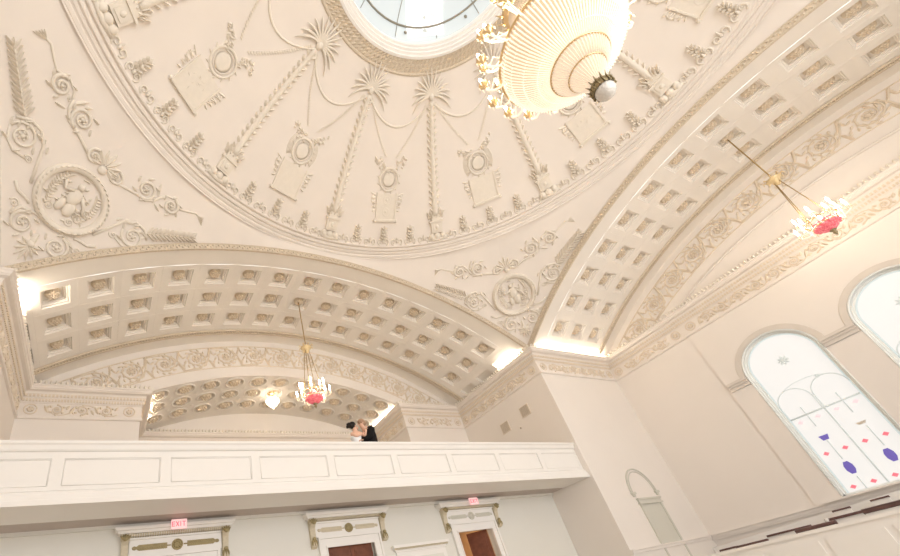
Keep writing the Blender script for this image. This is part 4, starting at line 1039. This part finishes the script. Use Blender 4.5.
# ------------------------------------------------------------------ couple
def skin_body(name, pts, edges, radii, material, parent, root=0, sub=2):
    me = bpy.data.meshes.new(name); off_ = world_of(parent)
    me.from_pydata([(p[0]-off_.x, p[1]-off_.y, p[2]-off_.z) for p in pts], edges, []); ob = bpy.data.objects.new(name, me); col.objects.link(ob); ob.parent = parent
    ob.modifiers.new('Skin', 'SKIN'); 
    if not me.skin_vertices: me.attributes.new('x', 'FLOAT', 'POINT')
    for i, sv in enumerate(me.skin_vertices[0].data):
        r = radii[i]; sv.radius = (r, r) if not isinstance(r, tuple) else r; sv.use_root = (i == root)
    s = ob.modifiers.new('Sub', 'SUBSURF'); s.levels = sub; s.render_levels = sub
    ob.modifiers['Skin'].use_smooth_shade = True
    dg = bpy.context.evaluated_depsgraph_get(); m2_ = bpy.data.meshes.new_from_object(ob.evaluated_get(dg)); m2_.name = name
    ob.modifiers.clear(); ob.data = m2_; m2_.materials.clear(); m2_.materials.append(M[material])
    for q in m2_.polygons: q.use_smooth = True
    return ob
def hand(parent, wrist, d, up, material='skin'):
    d = Vector(d).normalized(); up = Vector(up); up = (up-d*up.dot(d)).normalized(); sd = d.cross(up); w = Vector(wrist)
    P = [w, w+d*.045, w+d*.085]; E = [(0,1),(1,2)]; R = [(.022,.016), (.034,.015), (.036,.013)]
    hb = skin_body('hand', [tuple(q) for q in P], E, R, material, parent, 0, 1)
    for i, L in enumerate((.062, .072, .068, .052)):
        b = w+d*.07+sd*(.027-.018*i); c = up*-1
        F = [b, b+d*L*.5+c*.004, b+d*L*.8+c*.018, b+d*L*.95+c*.035]
        skin_body('finger', [tuple(q) for q in F], [(0,1),(1,2),(2,3)], [.0095, .009, .008, .0065], material, hb, 0, 1)
    b = w+d*.025+sd*.022; F = [b, b+sd*.028+d*.022, b+sd*.040+d*.048]
    skin_body('thumb', [tuple(q) for q in F], [(0,1),(1,2)], [.012, .010, .008], material, hb, 0, 1)
GZ = 3.18
# groom: right, facing left (-x), bowed over the bride
gp = (.50, 8.62, GZ); G = empty('person', gp)
X, Y, Z = gp
gb = skin_body('body', [(X,Y,Z+.95),(X-.02,Y,Z+1.15),(X-.05,Y,Z+1.35),(X-.08,Y,Z+1.46),(X-.12,Y,Z+1.53),(X-.15,Y,Z+1.60),(X-.17,Y,Z+1.70),(X,Y-.10,Z+.90),(X,Y+.10,Z+.90),(X+.01,Y-.11,Z+.5),(X+.01,Y+.11,Z+.5),(X+.02,Y-.11,Z+.08),(X+.02,Y+.11,Z+.08),(X-.10,Y-.12,Z+.04),(X-.10,Y+.12,Z+.04)],
  [(0,1),(1,2),(2,3),(3,4),(4,5),(5,6),(0,7),(0,8),(7,9),(8,10),(9,11),(10,12),(11,13),(12,14)],
  [(.15,.12),(.14,.12),(.15,.13),(.10,.09),(.055,.055),(.07,.075),(.085,.09),.10,.10,.075,.075,.05,.05,.045,.045], 'skin', G)
def garment(name, P, E, R, material, par): return skin_body(name, P, E, R, material, par)
garment('jacket', [(X+.01,Y,Z+.72),(X,Y,Z+.98),(X+.01,Y,Z+1.20),(X+.02,Y,Z+1.38),(X-.04,Y,Z+1.46),(X+.0,Y-.20,Z+1.43),(X-.12,Y-.26,Z+1.20),(X-.30,Y-.20,Z+1.12),(X-.04,Y+.20,Z+1.40),(X-.12,Y+.24,Z+1.18),(X-.30,Y+.16,Z+1.10)],
  [(0,1),(1,2),(2,3),(3,4),(3,5),(5,6),(6,7),(3,8),(8,9),(9,10)], [(.22,.19),(.21,.19),(.23,.21),(.22,.19),(.12,.10),.12,.08,.055,.12,.08,.055], 'suit', G)
garment('trousers', [(X,Y,Z+.95),(X,Y-.10,Z+.85),(X+.01,Y-.11,Z+.5),(X+.02,Y-.11,Z+.10),(X,Y+.10,Z+.85),(X+.01,Y+.11,Z+.5),(X+.02,Y+.11,Z+.10)], [(0,1),(1,2),(2,3),(0,4),(4,5),(5,6)], [.15,.115,.09,.07,.115,.09,.07], 'suit', G)
for s_ in (-1, 1): garment('shoe', [(X+.05,Y+s_*.11,Z+.05),(X-.08,Y+s_*.115,Z+.045),(X-.18,Y+s_*.12,Z+.035)], [(0,1),(1,2)], [.055,.05,.038], 'suit', G)
k = MB(); k.ball((X-.155, Y, Z+1.735), .105, .095, .085, 14, 8); k.ball((X-.11, Y, Z+1.68), .085, .09, .10, 12, 8); k.build('hair', 'hair2', G)
k = MB(); k.tube([(X-.10+.0, Y+.062*cos(t), Z+1.52+.02*sin(t)) for t in frange(0, 2*PI, 12)[:-1]], .02, 5, True); k.build('shirt_collar', 'shirt', G)
def face(par, c, fx, tilt=0.):
    cx_, cy_, cz_ = c
    k = MB(); k.ball((cx_+fx*.095, cy_, cz_-.005), .022, .014, .028, 6, 4); k.build('nose', 'skin', par)
    for s_ in (-1, 1):
        MB().ball((cx_+fx*.078, cy_+s_*.032, cz_+.022), .010, .013, .009, 6, 4).build('eye', 'hair', par)
        MB().ball((cx_-fx*.01, cy_+s_*.088, cz_), .018, .012, .030, 6, 4).build('ear', 'skin', par)
    MB().ball((cx_+fx*.083, cy_, cz_-.045), .010, .024, .008, 6, 4).build('mouth', 'redglass' if fx > 0 else 'skin', par)
face(G, (X-.17, Y, Z+1.66), -1)
hand(G, (X-.32, Y-.19, Z+1.11), (-1, .2, .05), (0, -.6, .8)); hand(G, (X-.32, Y+.14, Z+1.10), (-1, -.1, .05), (0, .6, .8))
tag(G, 'person in a black suit embracing the bride behind the balcony front', 'person')
# bride: left, back to the viewer, arms round the groom's neck
bp_ = (.06, 8.58, GZ); B = empty('person', bp_); X, Y, Z = bp_
skin_body('body', [(X,Y,Z+.92),(X,Y,Z+1.08),(X,Y,Z+1.24),(X+.01,Y,Z+1.37),(X+.01,Y,Z+1.44),(X+.0,Y,Z+1.51),(X+.01,Y,Z+1.58),
   (X-.13,Y-.02,Z+1.33),(X-.06,Y-.15,Z+1.22),(X+.12,Y-.13,Z+1.29),(X+.15,Y-.06,Z+1.33),(X+.20,Y-.15,Z+1.22),(X+.26,Y-.17,Z+1.42),
   (X-.02,Y-.07,Z+.85),(X-.02,Y+.07,Z+.85),(X-.02,Y-.08,Z+.45),(X-.02,Y+.08,Z+.45),(X-.02,Y-.08,Z+.06),(X-.02,Y+.08,Z+.06)],
  [(0,1),(1,2),(2,3),(3,4),(4,5),(5,6),(3,7),(7,8),(8,9),(3,10),(10,11),(11,12),(0,13),(0,14),(13,15),(14,16),(15,17),(16,18)],
  [(.13,.11),(.105,.09),(.125,.10),(.085,.07),(.045,.045),(.062,.068),(.075,.08),.052,.042,.034,.052,.04,.03,.09,.09,.06,.06,.04,.04], 'skin', B)
k = MB(); k.lathe([(.32, .0), (.29, .25), (.24, .55), (.19, .80), (.125, 1.02), (.118, 1.10), (.145, 1.22), (.148, 1.27), (.13, 1.275)], 28, (X, Y, Z)); k.build('gown', 'dress', B)
k = MB(); k.ball((X-.035, Y, Z+1.60), .10, .095, .105, 14, 9); k.ball((X-.13, Y-.01, Z+1.585), .075, .08, .07, 12, 8)
for e in range(9): a = e*.7; k.ball((X-.14+.06*cos(a), Y+.06*sin(a)-.01, Z+1.585+.04*sin(a*2)), .03, .03, .028, 6, 4)
k.build('hair', 'hair', B)
face(B, (X+.015, Y, Z+1.545), 1)
hand(B, (X+.12, Y-.135, Z+1.29), (1, .1, .5), (0, -1, .2)); hand(B, (X+.26, Y-.17, Z+1.42), (.5, .25, 1), (0, -1, .1))
tag(B, 'person in a white strapless gown with dark pinned-up hair, seen from behind', 'person')

# ------------------------------------------------------------------ light
def light(kind, loc, energy, rot=(0,0,0), size=1., size_y=None, colr=(1,1,1), name='lamp_light', parent=None):
    l = bpy.data.lights.new(name, kind); l.energy = energy; l.color = colr
    if kind == 'AREA':
        l.size = size
        if size_y: l.shape = 'RECTANGLE'; l.size_y = size_y
    elif kind == 'POINT': l.shadow_soft_size = size
    o = bpy.data.objects.new(name, l); col.objects.link(o); o.location = loc; o.rotation_euler = rot
    if parent: o.parent = parent; o.location = Vector(loc)-world_of(parent)
    return o
WARM = (1, .86, .68)
light('POINT', (4.4, 11.2, 1.9), 18, size=.15, colr=WARM, name='vestibule_lamp')  # unseen point light, added to warm the interior behind the open door
# lamps tucked on top of the cornice
def cove(x, y, L, e, ax, sx, sy, R_=RV):
    # slim strip lamp on top of the cornice, aimed up and into the room
    d = Vector((sx, sy, 1.1)).normalized(); q = (-d).to_track_quat('Z', 'Y') if False else d.to_track_quat('-Z', 'X' if ax == 'x' else 'Y')
    l = bpy.data.lights.new('cornice_lamp', 'AREA'); l.shape = 'RECTANGLE'; l.size = .05; l.size_y = .05; l.energy = e; l.color = (1, .87, .70)
    if ax == 'x': l.size = .05; l.size_y = L
    else: l.size_y = L
    o = bpy.data.objects.new('cornice_lamp', l); col.objects.link(o); o.location = (x, y, 7.81)
    zx = -d; along = Vector((1,0,0)) if ax == 'x' else Vector((0,1,0)); zz = -d*1.0
    yy = along; xx = yy.cross(-d).normalized(); m = Matrix(((xx.x, yy.x, -d.x), (xx.y, yy.y, -d.y), (xx.z, yy.z, -d.z))); o.rotation_euler = m.to_euler()
cove(7.74, 8.75, .9, 26, 'y', -1, 0); cove(-7.74, 8.75, .9, 30, 'y', 1, 0)
cove(10.2, 7.74, 4.0, 48, 'x', 0, -1)
cove(-OW+.25, 13.6, 1.6, 18, 'y', 1, 0); cove(OW-.25, 13.8, 2.2, 20, 'y', -1, 0)
# unseen area light added as daylight fill, across the open end behind the viewer
light('AREA', (0, -12.4, 3.4), 500, (radians(90), 0, 0), 12, 7, (.97, .985, 1), 'window_daylight')
light('AREA', (-2, -3, FL+.3), 120, (radians(180), 0, 0), 10, 8, (1, .93, .82), 'floor_bounce') if False else None

w = bpy.data.worlds.new('World'); bpy.context.scene.world = w; w.use_nodes = True
bg = w.node_tree.nodes['Background']; bg.inputs[0].default_value = (1, .985, .965, 1); bg.inputs[1].default_value = 1.1

# ------------------------------------------------------------------ camera
cam = bpy.data.cameras.new('camera'); co = bpy.data.objects.new('camera', cam); col.objects.link(co)
R = ((0.88311675, -0.42751774, -0.19321852), (0.09153003, 0.56093362, -0.82278534), (0.46013809, 0.70893022, 0.53450059))   # rows: image x, image down, forward
mw = Matrix(((R[0][0], -R[1][0], -R[2][0], -5.5202), (R[0][1], -R[1][1], -R[2][1], -.7214), (R[0][2], -R[1][2], -R[2][2], 0), (0,0,0,1)))
co.matrix_world = mw
cam.sensor_width = 36; cam.lens = 438.01/900*36; cam.shift_x = (450-352.3)/900; cam.shift_y = (358.25-278)/900; cam.clip_start = .05; cam.clip_end = 200
bpy.context.scene.camera = co
for o in list(bpy.data.objects):
    if o.parent is None: o.location.z -= FL
vs = bpy.context.scene.view_settings
vs.view_transform = 'Standard'; vs.look = 'None'; vs.gamma = 1; vs.exposure = 0.94; vs.use_curve_mapping = False
bpy.context.scene.cycles.diffuse_bounces = 6
